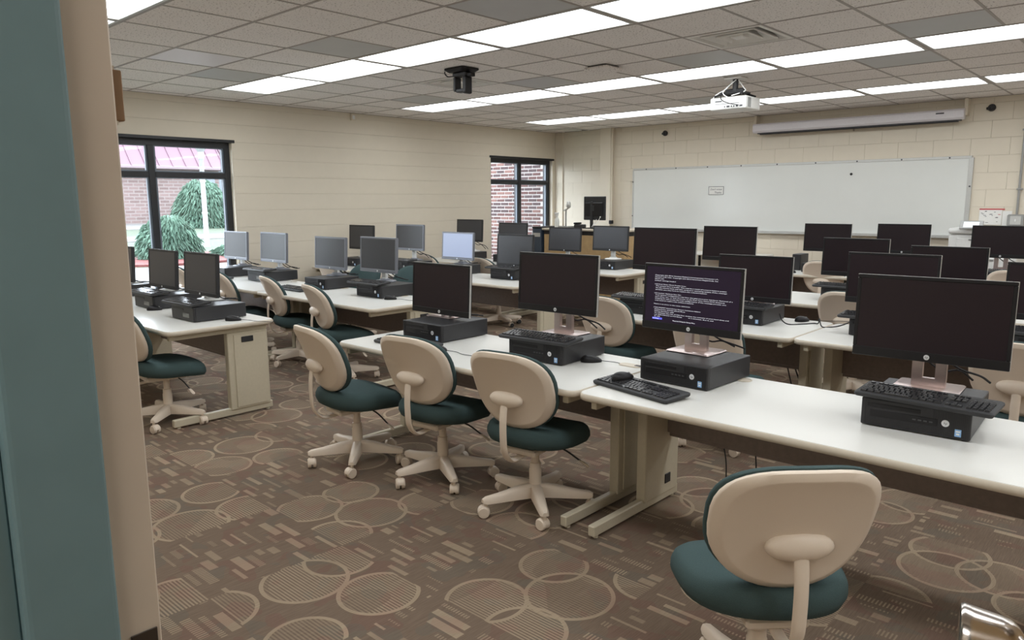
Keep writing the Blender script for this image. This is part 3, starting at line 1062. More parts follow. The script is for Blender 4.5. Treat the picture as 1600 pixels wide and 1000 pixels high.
PW, PH = 0.533, 0.322
def monitor_meshes(kind):
    body = {'new': M['black'], 'old': M['silver'], 'dark': M['black_matte']}[kind]
    scr = M['screen'] if kind == 'new' else M['screen_old']
    bz, chin = (0.014, 0.036) if kind == 'new' else (0.017, 0.030)
    d = {}
    # front surround and back shell
    bm = bmesh.new()
    for q in ((-PW / 2, PW / 2, 0, chin), (-PW / 2, PW / 2, PH - bz, PH), (-PW / 2, -PW / 2 + bz, chin, PH - bz), (PW / 2 - bz, PW / 2, chin, PH - bz)):
        span(bm, q[0], q[1], -0.004, 0.018, q[2], q[3], bev=0.0025)
    d['bezel'] = mesh_of('bezel', bm, body)
    if kind == 'new':
        bm = bmesh.new()
        e = 0.0008
        for q in ((-PW / 2 - e, PW / 2 + e, -e, 0.004), (-PW / 2 - e, PW / 2 + e, PH - 0.004, PH + e), (-PW / 2 - e, -PW / 2 + 0.004, 0.004, PH - 0.004), (PW / 2 - 0.004, PW / 2 + e, 0.004, PH - 0.004)):
            span(bm, q[0], q[1], 0.003, 0.0165, q[2], q[3])
        d['rim'] = mesh_of('rim', bm, M['alu'])
    bm = bmesh.new()
    def rr(s, y, r): return [(px, y, pz) for px, pz, _ in rrect(-PW / 2 * s + 0.0, PW / 2 * s, PH / 2 - PH / 2 * s, PH / 2 + PH / 2 * s, r, 0)]
    layered(bm, [rr(0.985, 0.006, 0.006), rr(0.998, 0.012, 0.008), rr(0.985, 0.026, 0.010), rr(0.80, 0.036, 0.03), rr(0.62, 0.050, 0.04), rr(0.55, 0.052, 0.04)])
    d['back'] = auto(mesh_of('back_cover', bm, M['black_matte'] if kind != 'old' else M['silver']), 30)
    bm = bmesh.new()
    span(bm, -PW / 2 + bz, PW / 2 - bz, -0.0012, 0.006, chin, PH - bz)
    d['screen'] = mesh_of('screen', bm, scr)
    d['logo'] = mesh_of('logo', logo_disc(0.010 if kind == 'new' else 0.008, -0.0038), M['logo'])
    bm = bmesh.new()
    if kind == 'new':
        # thin square base
        layered(bm, [rrect(-0.115, 0.115, -0.095, 0.095, 0.012, 0.0005), rrect(-0.117, 0.117, -0.097, 0.097, 0.012, 0.004), rrect(-0.113, 0.113, -0.093, 0.093, 0.012, 0.0075)])
        d['base'] = auto(mesh_of('stand_base', bm, M['steel']), 40)
        # column with a cable opening, 1 m tall unit scaled to height
        bm = bmesh.new()
        for q in ((-0.060, -0.022, 0.0, 1.0), (0.022, 0.060, 0.0, 1.0), (-0.022, 0.022, 0.0, 0.13), (-0.022, 0.022, 0.80, 1.0)):
            span(bm, q[0], q[1], -0.012, 0.012, q[2], q[3])
        d['column'] = mesh_of('stand_column', bm, M['steel'])
    else:
        lathe(bm, [(0.105, 0.0), (0.108, 0.004), (0.10, 0.010), (0.05, 0.017), (0.046, 0.026), (0.040, 0.028)], 28)
        d['base'] = auto(mesh_of('stand_base', bm, M['silver'] if kind == 'old' else M['white']), 40)
        bm = bmesh.new()
        span(bm, -0.028, 0.028, -0.014, 0.014, 0.0, 1.0)
        d['column'] = mesh_of('stand_column', bm, M['white'])
    bm = bmesh.new()
    span(bm, -0.05, 0.05, -0.014, 0.012, -0.035, 0.035, bev=0.004)
    d['mount'] = mesh_of('stand_head', bm, M['black_matte'])
    return d
MM = {k: monitor_meshes(k) for k in ('new', 'old', 'dark')}
POST = """Copyright (C) 2016 Hewlett-Packard Development Company L.P.,
Version 2.25.1236. Copyright (C) 2012 American Megatrends, Inc.
SATA HD
Default settings loaded

163-Real-Time Clock Power Loss.
  The system time is invalid. This may be a result of a loss in battery power.
  Set the correct time and date using your operating system. If this message
  persists, you may have to replace the onboard battery.

162-System Options Not Set.
  Your system configuration may have changed since your last boot. Removal of a
  hard drive, etc., or loss of power to the Real Time Clock RTC detected.
  Pressing F1 will accept the new configuration. If this message persists, you
  may need to replace the onboard battery.

There is an error in the asset detection

1720-SMART Hard Drive detects imminent failure
  Failing Drive: SATA0 (Dark Blue)
  Failing Attribute: #05
  To minimize the risk of data loss, backup the contents of your hard drive and
  run DPS Self-test in F10 Setup.         as a minimum. Run it, and
  F1 OK"""
CABLES = [
    [(0.05, 0.05, -0.02), (0.10, 0.09, -0.06), (0.16, 0.13, -0.085), (0.19, 0.16, -0.13)],
    [(-0.04, 0.05, -0.01), (0.03, 0.10, -0.075), (0.09, 0.12, -0.07), (0.13, 0.17, -0.12)],
]
cab_cache = {}
def monitor(x, y, base_z, zb, kind, label, rz=0, ph=PH, text=False, tilt=3):
    """base_z: surface the base stands on, zb: height of the panel's lower edge"""
    d = MM[kind]
    t = thing('computer_monitor', label, 'monitor', (x, y, base_z), R(rz), 'flat computer monitors on the tables')
    k = ph / PH
    h = zb - base_z
    tl = R(-tilt)
    b = put('bezel', d['bezel'], t, (0, -0.045, h), (tl, 0, 0), (1, 1, k))
    put('back_cover', d['back'], t, (0, -0.045, h), (tl, 0, 0), (1, 1, k))
    s = put('screen', d['screen'], t, (0, -0.045, h), (tl, 0, 0), (1, 1, k))
    if kind == 'new':
        put('rim', d['rim'], b)
    lg = put('logo', d['logo'], t, (0, -0.045, h + (0.018 if kind == 'new' else 0.014)), (tl, 0, 0))
    if kind == 'new':
        put('letters', hp_small, lg, (0, -0.0052, -0.0035), (PI / 2, 0, 0))
    put('stand_base', d['base'], t, (0, 0.035, 0))
    hh = h + ph * 0.45
    put('stand_column', d['column'], t, (0, 0.035, 0.006), (0, 0, 0), (1, 1, max(hh - 0.006, 0.02)))
    put('stand_head', d['mount'], t, (0, 0.018, hh - 0.02))
    key = (round(h, 2), kind)
    if key not in cab_cache:
        bm = bmesh.new()
        for c in CABLES:
            pts = [Vector((px, py, max(0.01, h + pz + 0.02) if i < 3 else max(0.004, h * 0.2))) for i, (px, py, pz) in enumerate(c)]
            tube(bm, curve_pts(pts, 5), 0.0045, 6)
        cab_cache[key] = mesh_of('cable', bm, M['black'])
    put('cable', cab_cache[key], t)
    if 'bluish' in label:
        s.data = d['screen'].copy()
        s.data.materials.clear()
        s.data.materials.append(M['screen_reflection'])
    if text:
        s.data = d['screen'].copy()
        s.data.materials.clear()
        s.data.materials.append(M['screen_on'])
        me = text_mesh(POST, 0.0110, M['text'], 0.0001, lead=1.55)
        xs = [v.co.x for v in me.vertices]
        ys = [v.co.y for v in me.vertices]
        sx = 0.425 / (max(xs) - min(xs))
        sy = 0.208 / (max(ys) - min(ys))
        put('screen_text', me, s, (-0.205 - min(xs) * sx, -0.0016, 0.268 - max(ys) * sy), (PI / 2, 0, 0), (sx, sy, 1))
        bm = bmesh.new()
        span(bm, -0.208, -0.152, -0.0017, -0.0012, 0.048, 0.0565)
        put('menu_bar', mesh_of('menu_bar', bm, M['text_blue']), s)
        m2 = text_mesh('F10 Setup', 0.0085, M['text'], 0.0001)
        put('menu_letters', m2, s, (-0.205, -0.0021, 0.0498), (PI / 2, 0, 0), (1.0, 0.9, 1))
        m3 = text_mesh('Press the F10 key for Startup Menu', 0.0085, M['text'], 0.0001)
        put('menu_letters', m3, s, (-0.09, -0.0021, 0.0465), (PI / 2, 0, 0), (1.0, 0.9, 1))
    return t

# keyboard: 450 x 160 mm with real keys
def keyboard_meshes(white):
    KW, KD = 0.455, 0.160
    bm = bmesh.new()
    layered(bm, [rrect(-KW / 2 + .004, KW / 2 - .004, .004, KD - .004, 0.010, 0.0), rrect(-KW / 2, KW / 2, 0, KD, 0.012, 0.006), rrect(-KW / 2, KW / 2, 0, KD, 0.012, 0.014), rrect(-KW / 2 + .006, KW / 2 - .006, .006, KD - .006, 0.010, 0.018)])
    body = auto(mesh_of('keyboard_body', bm, M['black_matte']), 40)
    bm = bmesh.new()
    p = 0.0186
    def key(x, y, wd=1.0, hd=1.0):
        a, b = wd * p / 2 - 0.0012, hd * p / 2 - 0.0012
        z0, z1 = 0.0172, 0.0245
        r = [[bm.verts.new((x + sx * a * s, y + sy * b * s, z)) for sx, sy in ((-1, -1), (1, -1), (1, 1), (-1, 1))] for s, z in ((1.0, z0), (0.80, z1))]
        ring_faces(bm, r[0], r[1])
        bm.faces.new(r[1])
    x0, y0 = -KW / 2 + 0.018, 0.022
    rows = [[1.3, 1.3, 1.3, 5.6, 1.3, 1.3, 1.3, 1.3], [2.2] + [1] * 10 + [2.4], [1.7] + [1] * 11 + [2.0], [1.5] + [1] * 12 + [1.3], [1] * 13 + [1.8]]
    for ri, row in enumerate(rows):
        x = x0
        sc = 14.8 / sum(row)
        for q in row:
            key(x + q * sc * p / 2, y0 + ri * p, q * sc)
            x += q * sc * p
    yf = y0 + 5.55 * p
    for k in range(13):
        key(x0 + (k * 1.0 + (k + 3) // 4 * 0.55 + 0.5) * p * 0.98, yf, 0.95, 0.8)
    xn = x0 + 15.3 * p
    for k in range(3):
        key(xn + (k + .5) * p, y0 + 3 * p)
        key(xn + (k + .5) * p, y0 + 4 * p)
        key(xn + (k + .5) * p, y0)
        key(xn + (k + .5) * p, yf, 0.95, 0.8)
    key(xn + 1.5 * p, y0 + p)
    xp = xn + 3.5 * p
    for r in range(5):
        for k in range(4):
            if xp + (k + .5) * p < KW / 2 - 0.008:
                key(xp + (k + .5) * p, y0 + r * p)
    keys = mesh_of('keys', bm, M['key_white'] if white else M['key'])
    return body, keys
KB = {w_: keyboard_meshes(w_) for w_ in (False, True)}
def keyboard(x, y, z, rz, label, white=False, pitch=4):
    b, k = KB[white]
    t = thing('keyboard', label, 'keyboard', (x, y, z), R(rz), 'keyboards at the computers')
    t.rotation_euler = (R(pitch), 0, R(rz))
    put('keyboard_body', b, t)
    tag(put('keys', k, t), kind='stuff')
    return t

def mouse_meshes():
    bm = bmesh.new()
    bmesh.ops.create_uvsphere(bm, u_segments=20, v_segments=12, radius=1.0)
    for v in bm.verts:
        x, y, z = v.co
        v.co = (x * 0.031 * (1 - 0.12 * y), y * 0.057, (max(z, -0.25) + 0.25) * 0.029 * (1 - 0.25 * y))
    body = auto(mesh_of('mouse_body', bm, M['black']), 60)
    bm = bmesh.new()
    lathe(bm, [(0.008, -0.003), (0.009, 0.0), (0.008, 0.003)], 12, 'X', (0, 0.032, 0.0215))
    wheel = mesh_of('scroll_wheel', bm, M['grey'])
    bm = bmesh.new()
    tube(bm, curve_pts([(0, 0.055, 0.006), (0.02, 0.12, 0.003), (0.07, 0.17, 0.003), (0.10, 0.24, 0.003), (0.14, 0.30, 0.003)], 5), 0.0018, 5)
    cord = mesh_of('cord', bm, M['black'])
    return body, wheel, cord
MB_ = mouse_meshes()
def mouse(x, y, z, rz, label, cord=True, pitch=0):
    t = thing('computer_mouse', label, 'mouse', (x, y, z), R(rz), 'computer mice on the tables')
    t.rotation_euler = (R(pitch), 0, R(rz))
    put('mouse_body', MB_[0], t)
    put('scroll_wheel', MB_[1], t)
    if cord:
        put('cord', MB_[2], t)
    return t

# station: x of tower, x of monitor, tower front y, panel bottom above table, kind, phrase, keyboard?, old tower?, height
ST = [
 # nearest row
 (-3.425, -3.51, 2.90, 0.125, 'new', 'leftmost of four in nearest right-hand row', None, False, PH, 0),
 (-2.500, -2.545, 2.885, 0.232, 'new', 'second from left in nearest right-hand row', 'top', False, PH, 2),
 (-1.700, -1.750, 2.925, 0.207, 'new', 'third from left in nearest right-hand row', None, False, PH, -2),
 (-0.685, -0.715, 2.880, 0.222, 'new', 'rightmost of four in nearest row', 'top', False, PH, 3),
 # second row right
 (-2.99, -2.94, 4.64, 0.310, 'new', 'leftmost in second right-hand row', 'top', False, PH, 0),
 (-2.26, -2.26, 4.72, 0.130, 'new', 'second from left in second right-hand row', 'top', False, PH, 2),
 (-1.36, -1.38, 4.76, 0.180, 'new', 'third in second right-hand row, half hidden by nearest big monitor', 'top', False, PH, 0),
 (-0.50, -0.51, 4.76, 0.160, 'new', 'rightmost in second row at the frame edge', 'top', False, PH, 0),
 # third row right
 (-3.28, -3.23, 6.28, 0.270, 'new', 'left one in third right-hand row below the whiteboard middle', 'top', False, PH, 0),
 (-2.11, -2.11, 6.32, 0.190, 'new', 'middle one in third right-hand row', 'top', False, PH, 0),
 (-1.40, -1.40, 6.26, 0.150, 'new', 'right one in third right-hand row', 'top', False, PH, 0),
 # farthest row right
 (-3.18, -3.17, 8.62, 0.235, 'new', 'left one in farthest row by the whiteboard', None, False, PH, 0),
 (-2.36, -2.36, 8.62, 0.245, 'new', 'middle one in farthest row by the whiteboard', 'top', False, PH, 0),
 (-1.44, -1.44, 8.58, 0.245, 'new', 'right one in farthest row before the printer', 'top', False, PH, 0),
 # window side, first row
 (-5.31, -5.495, 2.265, 0.145, 'dark', 'nearest the aisle in first window-side row', 'top', True, PH, 0),
 (-6.18, -6.35, 2.335, 0.130, 'dark', 'second from aisle in first window-side row', 'top', True, PH, 0),
 (-7.20, -7.25, 2.335, 0.130, 'dark', 'mostly hidden by door frame in first window-side row', 'top', True, PH, 0),
 # window side, second row
 (-8.18, -8.17, 3.92, 0.185, 'old', 'silver one nearest the window wall in second row', None, True, PH, 0),
 (-7.36, -7.385, 3.95, 0.190, 'old', 'silver one second from window wall in second row', 'top', True, PH, 0),
 (-6.28, -6.35, 3.98, 0.172, 'old', 'silver one second from aisle in second window-side row', None, False, PH, 0),
 (-5.35, -5.505, 3.93, 0.195, 'old', 'silver one nearest the aisle in second window-side row', 'top', False, PH, 0),
 # window side, third row
 (-8.20, -8.22, 5.72, 0.207, 'dark', 'nearest the window wall in third row', None, False, PH, 0),
 (-7.18, -7.24, 5.74, 0.232, 'old', 'silver one second from window wall in third row', 'top', False, PH, 0),
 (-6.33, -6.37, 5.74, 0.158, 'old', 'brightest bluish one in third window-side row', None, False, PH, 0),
 (-5.47, -5.50, 5.78, 0.118, 'dark', 'tall one nearest the aisle in third window-side row', 'top', False, 0.36, 0),
 # window side, fourth row
 (-7.86, -7.88, 7.40, 0.250, 'dark', 'nearest the window wall in fourth row', None, False, PH, 0),
 (-7.00, -7.02, 7.40, 0.215, 'dark', 'second from window wall in fourth row', None, False, PH, 0),
 (-6.10, -6.11, 7.42, 0.180, 'dark', 'second from aisle in fourth row before the wooden lectern', None, False, 0.31, 0),
 (-5.33, -5.39, 7.43, 0.213, 'dark', 'nearest the aisle in fourth row before the wooden lectern', None, False, 0.31, 0),
]
MK = {'new': 'black widescreen monitor', 'old': 'grey-screened monitor', 'dark': 'black framed monitor'}
for i, (tx, mx, ty, zb, kind, ph, kb, old, hh, rz) in enumerate(ST):
    txt = (i == 2)
    tower(tx, ty, rz, ('old black' if old else 'flat black') + ' tower under monitor ' + ph.replace('silver one ', '').replace('brightest bluish one ', 'with bluish screen '), old)
    lab = 'black monitor showing white startup text, ' + ph if txt else MK[kind] + ', ' + ph
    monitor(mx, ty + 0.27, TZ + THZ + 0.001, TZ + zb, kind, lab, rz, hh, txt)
    if kb == 'top':
        near = i in (1, 3)
        kx = {1: -2.50, 3: -0.665, 14: -5.36, 20: -5.42}.get(i, tx - 0.02)
        ky = ty - 0.025 if not near else ty - 0.03
        keyboard(kx, ky, TZ + THZ + 0.004, {1: 3, 3: -3, 14: 2}.get(i, 0), 'black keyboard on tower ' + ph.replace('silver one ', ''), False, 5)
keyboard(-3.36, 2.66, TZ + 0.001, 1, 'black keyboard on the tabletop left of nearest mouse in first row')
keyboard(-1.77, 2.66, TZ + 0.001, -12, 'black keyboard on the tabletop with a mouse lying on it')
keyboard(-6.36, 3.72, TZ + 0.001, 0, 'black keyboard on the table between two beige chair backs')
keyboard(-7.95, 3.73, TZ + 0.001, 0, 'pale keyed keyboard in front of the tower by the near window', True)
MICE = [
 (-3.10, 2.74, TZ + 0.001, -62, 'black mouse on nearest table behind the middle chair', True, 0),
 (-2.275, 3.08, TZ + 0.001, -50, 'black mouse beside the tower under the second monitor of nearest row', True, 0),
 (-5.02, 2.50, TZ + 0.001, -40, 'black mouse at the aisle end of first window-side table', True, 0),
 (-5.99, 2.34, TZ + 0.001, -30, 'black mouse beside the second tower near the door frame', False, 0),
 (-5.08, 3.96, TZ + 0.001, -50, 'black mouse near the rounded aisle corner of second window-side table', True, 0),
 (-5.22, 5.84, TZ + 0.001, -60, 'black mouse beside the tall monitor in third window-side row', False, 0),
 (-1.96, 5.10, TZ + 0.001, -30, 'black mouse beside a cable hole in second right-hand row', True, 0),
 (-2.66, 6.20, TZ + 0.001, -30, 'black mouse in third right-hand row seen beside a chair back', False, 0),
 (-3.40, 8.45, TZ + 0.001, -30, 'small black mouse on farthest table below the whiteboard', False, 0),
]
for a in MICE:
    mouse(*a)
mouse(-1.870, 2.775, TZ + 0.0275, -25, 'black mouse lying on top of the tabletop keyboard', False, 4)

# ------------------------------------------------------------------ whiteboard wall
YW = YB - 0.0125
t = thing('whiteboard', 'long white enamel whiteboard with metal trim and pen tray on back wall', 'whiteboard', (-4.53, YW, 1.06))
BWD, BHT = 4.85, 0.945
put('board', mesh_of('board', sp(-BWD / 2, BWD / 2, -0.018, -0.002, 0, BHT), M['board']), t)
for n, q in (('side_trim', (-BWD / 2 - 0.012, -BWD / 2 + 0.012, 0, BHT)), ('side_trim', (BWD / 2 - 0.03, BWD / 2 + 0.02, 0, BHT)), ('top_trim', (-BWD / 2, BWD / 2, BHT - 0.01, BHT + 0.022))):
    put(n, mesh_of(n, sp(q[0], q[1], -0.024, 0, q[2], q[3], bev=0.002), M['alu']), t)
put('pen_tray', mesh_of('pen_tray', sp(-BWD / 2, BWD / 2, -0.07, 0, -0.035, 0.004, bev=0.006), M['alu']), t)
for k in range(9):
    put('screw_clip', mesh_of('screw_clip', bx((-BWD / 2 + 0.25 + k * 0.545, -0.027, BHT + 0.004), (0.018, 0.006, 0.018), 0.002), M['ink']), t)
for sx, z in ((-1, 0.20), (-1, 0.75), (1, 0.60)):
    put('screw_clip', mesh_of('screw_clip', bx((sx * BWD / 2, -0.027, z), (0.018, 0.006, 0.018), 0.002), M['ink']), t)
t = thing('magnet', 'round black magnet on the whiteboard', 'magnet', (-3.50, YW - 0.018, 1.845))
bm = bmesh.new()
lathe(bm, [(0.017, 0.0), (0.017, -0.008), (0.013, -0.011)], 16, 'Y')
put('disc', mesh_of('disc', bm, M['black']), t)
t = thing('note_card', 'small handwritten card with dark border stuck to the whiteboard', 'note', (-5.46, YW - 0.018, 1.652))
put('card', mesh_of('card', bx((0, -0.002, 0), (0.245, 0.003, 0.118)), M['paper']), t)
bm = bmesh.new()
for q in ((-.125, .125, .056, .062), (-.125, .125, -.062, -.056), (-.125, -.119, -.056, .056), (.119, .125, -.056, .056)):
    span(bm, q[0], q[1], -0.0045, -0.0025, q[2], q[3])
put('border', mesh_of('border', bm, M['ink']), t)
put('writing', text_mesh("Don't erase", 0.040, M['ink'], 0.0002, 0.2, 'CENTER'), t, (0, -0.004, 0.006), (PI / 2, 0, 0))
put('writing', text_mesh('Thanks', 0.040, M['ink'], 0.0002, 0.2, 'CENTER'), t, (0.03, -0.004, -0.042), (PI / 2, 0, 0))

# pull-down screen in its housing
t = thing('projection_screen', 'rolled up projector screen in long white housing above the whiteboard', 'projection screen', (-3.52, 0, 0))
SW = 2.64
bm = bmesh.new()
layered(bm, [[(sx * SW / 2, y, z) for y, z in ((10.44, 2.585), (10.36, 2.575), (10.345, 2.555), (10.345, 2.475), (10.365, 2.452), (10.44, 2.452))] for sx in (-1, 1)])
put('housing', mesh_of('housing', bm, M['white_panel']), t)
put('slot', mesh_of('slot', sp(-SW / 2 + 0.06, SW / 2 - 0.03, 10.375, 10.425, 2.437, 2.453), M['vent_dark']), t)
put('bottom_bar', mesh_of('bottom_bar', sp(-SW / 2 + 0.09, SW / 2 - 0.06, 10.385, 10.412, 2.425, 2.437, bev=0.003), M['black']), t)
tp = curve_pts([(0.05, 10.398, 2.425), (0.05, 10.395, 2.405), (0.062, 10.395, 2.400), (0.062, 10.397, 2.425)], 4)
bm = bmesh.new(); tube(bm, tp, 0.003, 6)
put('pull_tab', mesh_of('pull_tab', bm, M['black']), t)
for sx in (-1, 1):
    bm = bmesh.new()
    span(bm, sx * (SW / 2 + 0.002) - 0.02, sx * (SW / 2 + 0.002) + 0.02, 10.42, 10.538, 2.50, 2.70, bev=0.003)
    put('wall_bracket', mesh_of('wall_bracket', bm, M['wall']), t)
put('name_plate', mesh_of('name_plate', sp(1.02, 1.11, 10.342, 10.346, 2.527, 2.543), M['ink']), t)

for x, z, lb in ((-6.38, 2.56, 'small black round wall speaker above the whiteboard left end'), (-1.95, 2.575, 'small black round wall speaker right of the projector screen')):
    t = thing('wall_speaker', lb, 'speaker', (x, YW, z), 0, 'black round wall speakers')
    bm = bmesh.new()
    lathe(bm, [(0.040, 0.0), (0.043, -0.02), (0.036, -0.035), (0.022, -0.032), (0.014, -0.022)], 20, 'Y')
    put('body', auto(mesh_of('body', bm, M['black_matte'])), t)
    bm = bmesh.new()
    span(bm, -0.055, -0.025, -0.03, 0.0, -0.02, 0.008, bev=0.004)
    put('bracket', mesh_of('bracket', bm, M['black']), t)

t = thing('motion_sensor', 'small beige sensor box high on the window wall', 'sensor', (XL + 0.009, 6.175, 2.655))
put('body', mesh_of('body', sp(0, 0.045, -0.035, 0.035, -0.05, 0.045, bev=0.008), M['wall']), t)
put('lens', mesh_of('lens', sp(0.04, 0.049, -0.02, 0.02, -0.035, 0.015, bev=0.004), M['white']), t)

t = thing('conduit', 'grey metal conduit running down the wall to an electrical box', 'conduit', (-1.595, YW, 0))
bm = bmesh.new(); tube(bm, [(0, -0.018, 1.31), (0, -0.018, CEIL - 0.006)], 0.013, 10)
put('pipe', mesh_of('pipe', bm, M['grey']), t)
bm = bmesh.new(); span(bm, -0.085, 0.085, -0.065, 0.0, 1.19, 1.325, bev=0.01)
put('box', mesh_of('box', bm, M['grey']), t)
put('cover', mesh_of('cover', bx((0, -0.067, 1.258), (0.11, 0.006, 0.10), 0.002), M['alu']), t)
put('switch', mesh_of('switch', bx((0, -0.074, 1.258), (0.014, 0.012, 0.03), 0.003), M['white']), t)
for z in (1.62, 2.3):
    put('strap', mesh_of('strap', bx((0.005, -0.018, z), (0.06, 0.034, 0.02), 0.003), M['grey']), t)
t = thing('cable_duct', 'slim pale conduit on the corner wall beside the far window', 'conduit', (-8.46, YW, 0))
put('pipe', mesh_of('pipe', sp(-0.01, 0.01, -0.02, 0.0, 0.9, CEIL - 0.006, bev=0.003), M['wall']), t)
t = thing('cable_duct', 'slim conduit along the pipe chase ending in a black plug', 'conduit', (-7.33, YW - 0.1, 0))
bm = bmesh.new(); tube(bm, [(0, 0, 1.18), (0, 0, CEIL - 0.006)], 0.012, 8)
put('pipe', mesh_of('pipe', bm, M['wall']), t)
put('plug', mesh_of('plug', sp(-0.03, 0.03, -0.03, 0.03, 1.12, 1.18, bev=0.006), M['black']), t)
t = thing('wall_outlet', 'beige power outlet plate low on the back wall', 'outlet', (-4.19, YW, 0.65))
put('plate', mesh_of('plate', bx((0, -0.003, 0), (0.075, 0.006, 0.115), 0.002), M['edge']), t)
for z in (-0.025, 0.025):
    put('socket', mesh_of('socket', bx((0, -0.008, z), (0.034, 0.005, 0.028), 0.002), M['leg']), t)

# wall calendar pages
t = thing('calendar', 'white paper calendar with red top edge beside the electrical box', 'calendar', (-1.845, YW, 1.20))
put('page', mesh_of('page', sp(-0.135, 0.10, -0.004, -0.001, 0, 0.185), M['paper']), t)
put('header', mesh_of('header', sp(-0.135, 0.125, -0.0055, -0.0005, 0.178, 0.192), M['red']), t)
bm = bmesh.new()
rnd = random.Random(3)
for k in range(14):
    px, pz = rnd.uniform(-0.12, 0.07), rnd.uniform(0.02, 0.16)
    span(bm, px, px + rnd.uniform(0.012, 0.03), -0.0052, -0.004, pz, pz + 0.005)
put('print', mesh_of('print', bm, M['ink']), t)
bm = bmesh.new(); span(bm, 0.06, 0.085, -0.0054, -0.004, 0.12, 0.126)
put('print_red', mesh_of('print_red', bm, M['red']), t)
t = thing('paper_sheet', 'blank white sheet hanging behind the red topped calendar', 'paper', (-1.70, YW, 1.18))
put('sheet', mesh_of('sheet', sp(-0.04, 0.055, -0.0012, 0, 0, 0.185), M['paper']), t)

# multifunction printer by the back wall
t = thing('printer', 'white floor standing office printer with tilted touch screen, below calendar', 'printer', (-1.80, 9.92, 0))
put('lower_body', mesh_of('lower_body', sp(-0.36, 0.34, 0, 0.55, 0.03, 0.88, bev=0.02, seg=2), M['white']), t)
put('upper_body', mesh_of('upper_body', sp(-0.36, 0.34, 0.02, 0.55, 0.882, 1.10, bev=0.02, seg=2), M['white']), t)
put('lid', mesh_of('lid', sp(-0.37, 0.34, 0.0, 0.56, 1.105, 1.175, bev=0.03, seg=3), M['white']), t)
for z0, z1 in ((0.62, 0.84), (0.36, 0.58), (0.10, 0.32)):
    dr = put('drawer', mesh_of('drawer', sp(-0.28, 0.30, -0.014, 0.001, z0, z1, bev=0.006), M['white']), t)
    put('drawer_handle', mesh_of('drawer_handle', sp(-0.12, 0.12, -0.02, -0.012, z1 - 0.03, z1 - 0.012, bev=0.003), M['grey']), dr)
dr = put('front_door', mesh_of('front_door', sp(-0.27, 0.30, 0.006, 0.021, 0.90, 1.06, bev=0.006), M['white']), t)
put('door_grip', mesh_of('door_grip', sp(-0.15, 0.25, 0.0, 0.008, 1.035, 1.05, bev=0.003), M['grey']), dr)
rot = Matrix.Rotation(R(-28), 4, 'X')
bm = bmesh.new(); box(bm, (0, 0, 0), (0.235, 0.022, 0.105), 0.008, 2, rot)
cp = put('control_panel', mesh_of('control_panel', bm, M['grey']), t, (-0.125, -0.035, 1.212))
bm = bmesh.new(); box(bm, (0, -0.0125, 0), (0.155, 0.003, 0.068), 0, 1)
bmesh.ops.rotate(bm, matrix=rot, verts=bm.verts, cent=(0, 0, 0))
put('touch_screen', mesh_of('touch_screen', bm, mat('lit_panel_screen', (0.7, 0.72, 0.75), 0.2, emit=(0.8, 0.85, 0.9), estr=0.5)), cp)
put('panel_arm', mesh_of('panel_arm', sp(-0.18, -0.06, -0.02, 0.05, 1.15, 1.19, bev=0.008), M['white']), t)
for sx in (-0.3, 0.28):
    for y in (0.06, 0.49):
        bm = bmesh.new(); lathe(bm, [(0.025, -0.012), (0.03, 0), (0.025, 0.012)], 12, 'X', (sx, y, 0.03))
        put('caster', mesh_of('caster', bm, M['black']), t)

# small side table against the back wall and a tower lying on farthest table
t = thing('side_table', 'small white table against the back wall below the outlet', 'table', (-5.1, 10.02, 0))
put('tabletop', mesh_of('tabletop', sp(-0.62, 0.60, 0, 0.48, 0.70, 0.73, bev=0.006), M['top']), t)
for sx in (-0.56, 0.54):
    for y in (0.05, 0.43):
        put('leg', mesh_of('leg', sp(sx - 0.015, sx + 0.015, y - 0.015, y + 0.015, 0, 0.70), M['black']), t)
t = thing('computer_tower', 'small black tower standing upright on farthest table beside a chair', 'computer', (-3.50, 8.82, TZ + 0.001), 0)
put('case', mesh_of('case', sp(-0.05, 0.05, 0, 0.24, 0, 0.19, bev=0.004), M['tower']), t)
put('front_bezel', mesh_of('front_bezel', sp(-0.048, 0.048, -0.008, 0.0, 0.003, 0.187, bev=0.003), M['bezel']), t)

# ------------------------------------------------------------------ lectern corner
t = thing('lectern', 'maple teacher desk with dark top band in front of the far window corner', 'desk', (-6.72, 8.82, 0))
put('front_panel', mesh_of('front_panel', sp(-0.70, 0.74, 0.0, 0.022, 0.04, 1.005), M['wood']), t)
for x in (-0.722, 0.741):
    put('side_panel', mesh_of('side_panel', sp(x, x + 0.022, 0.0, 0.70, 0.0, 1.005), M['wood']), t)
put('dark_band', mesh_of('dark_band', sp(-0.725, 0.765, -0.004, 0.70, 1.006, 1.066), M['black']), t)
put('top', mesh_of('top', sp(-0.75, 0.79, -0.03, 0.73, 1.067, 1.097, bev=0.006), M['edge']), t)
t = thing('equipment_rack', 'dark narrow equipment cabinet left of the maple teacher desk', 'cabinet', (-7.58, 8.80, 0))
put('case', mesh_of('case', sp(-0.09, 0.09, 0, 0.5, 0.0, 1.09, bev=0.006), mat('dark_blue_steel', (0.05, 0.07, 0.10), 0.35)), t)
put('vent_strip', mesh_of('vent_strip', sp(-0.07, 0.07, -0.004, 0.0, 0.96, 1.02), M['alu']), t)
put('top_lid', mesh_of('top_lid', sp(-0.095, 0.095, -0.005, 0.505, 1.091, 1.115, bev=0.006), M['black']), t)
LT = 1.098
t = thing('teacher_monitor', 'black monitor seen from behind on the teacher desk', 'monitor', (-6.66, 9.02, LT), R(-6))
put('stand_base', mesh_of('stand_base', sp(-0.13, 0.13, -0.10, 0.12, 0.0, 0.012, bev=0.004), M['black']), t)
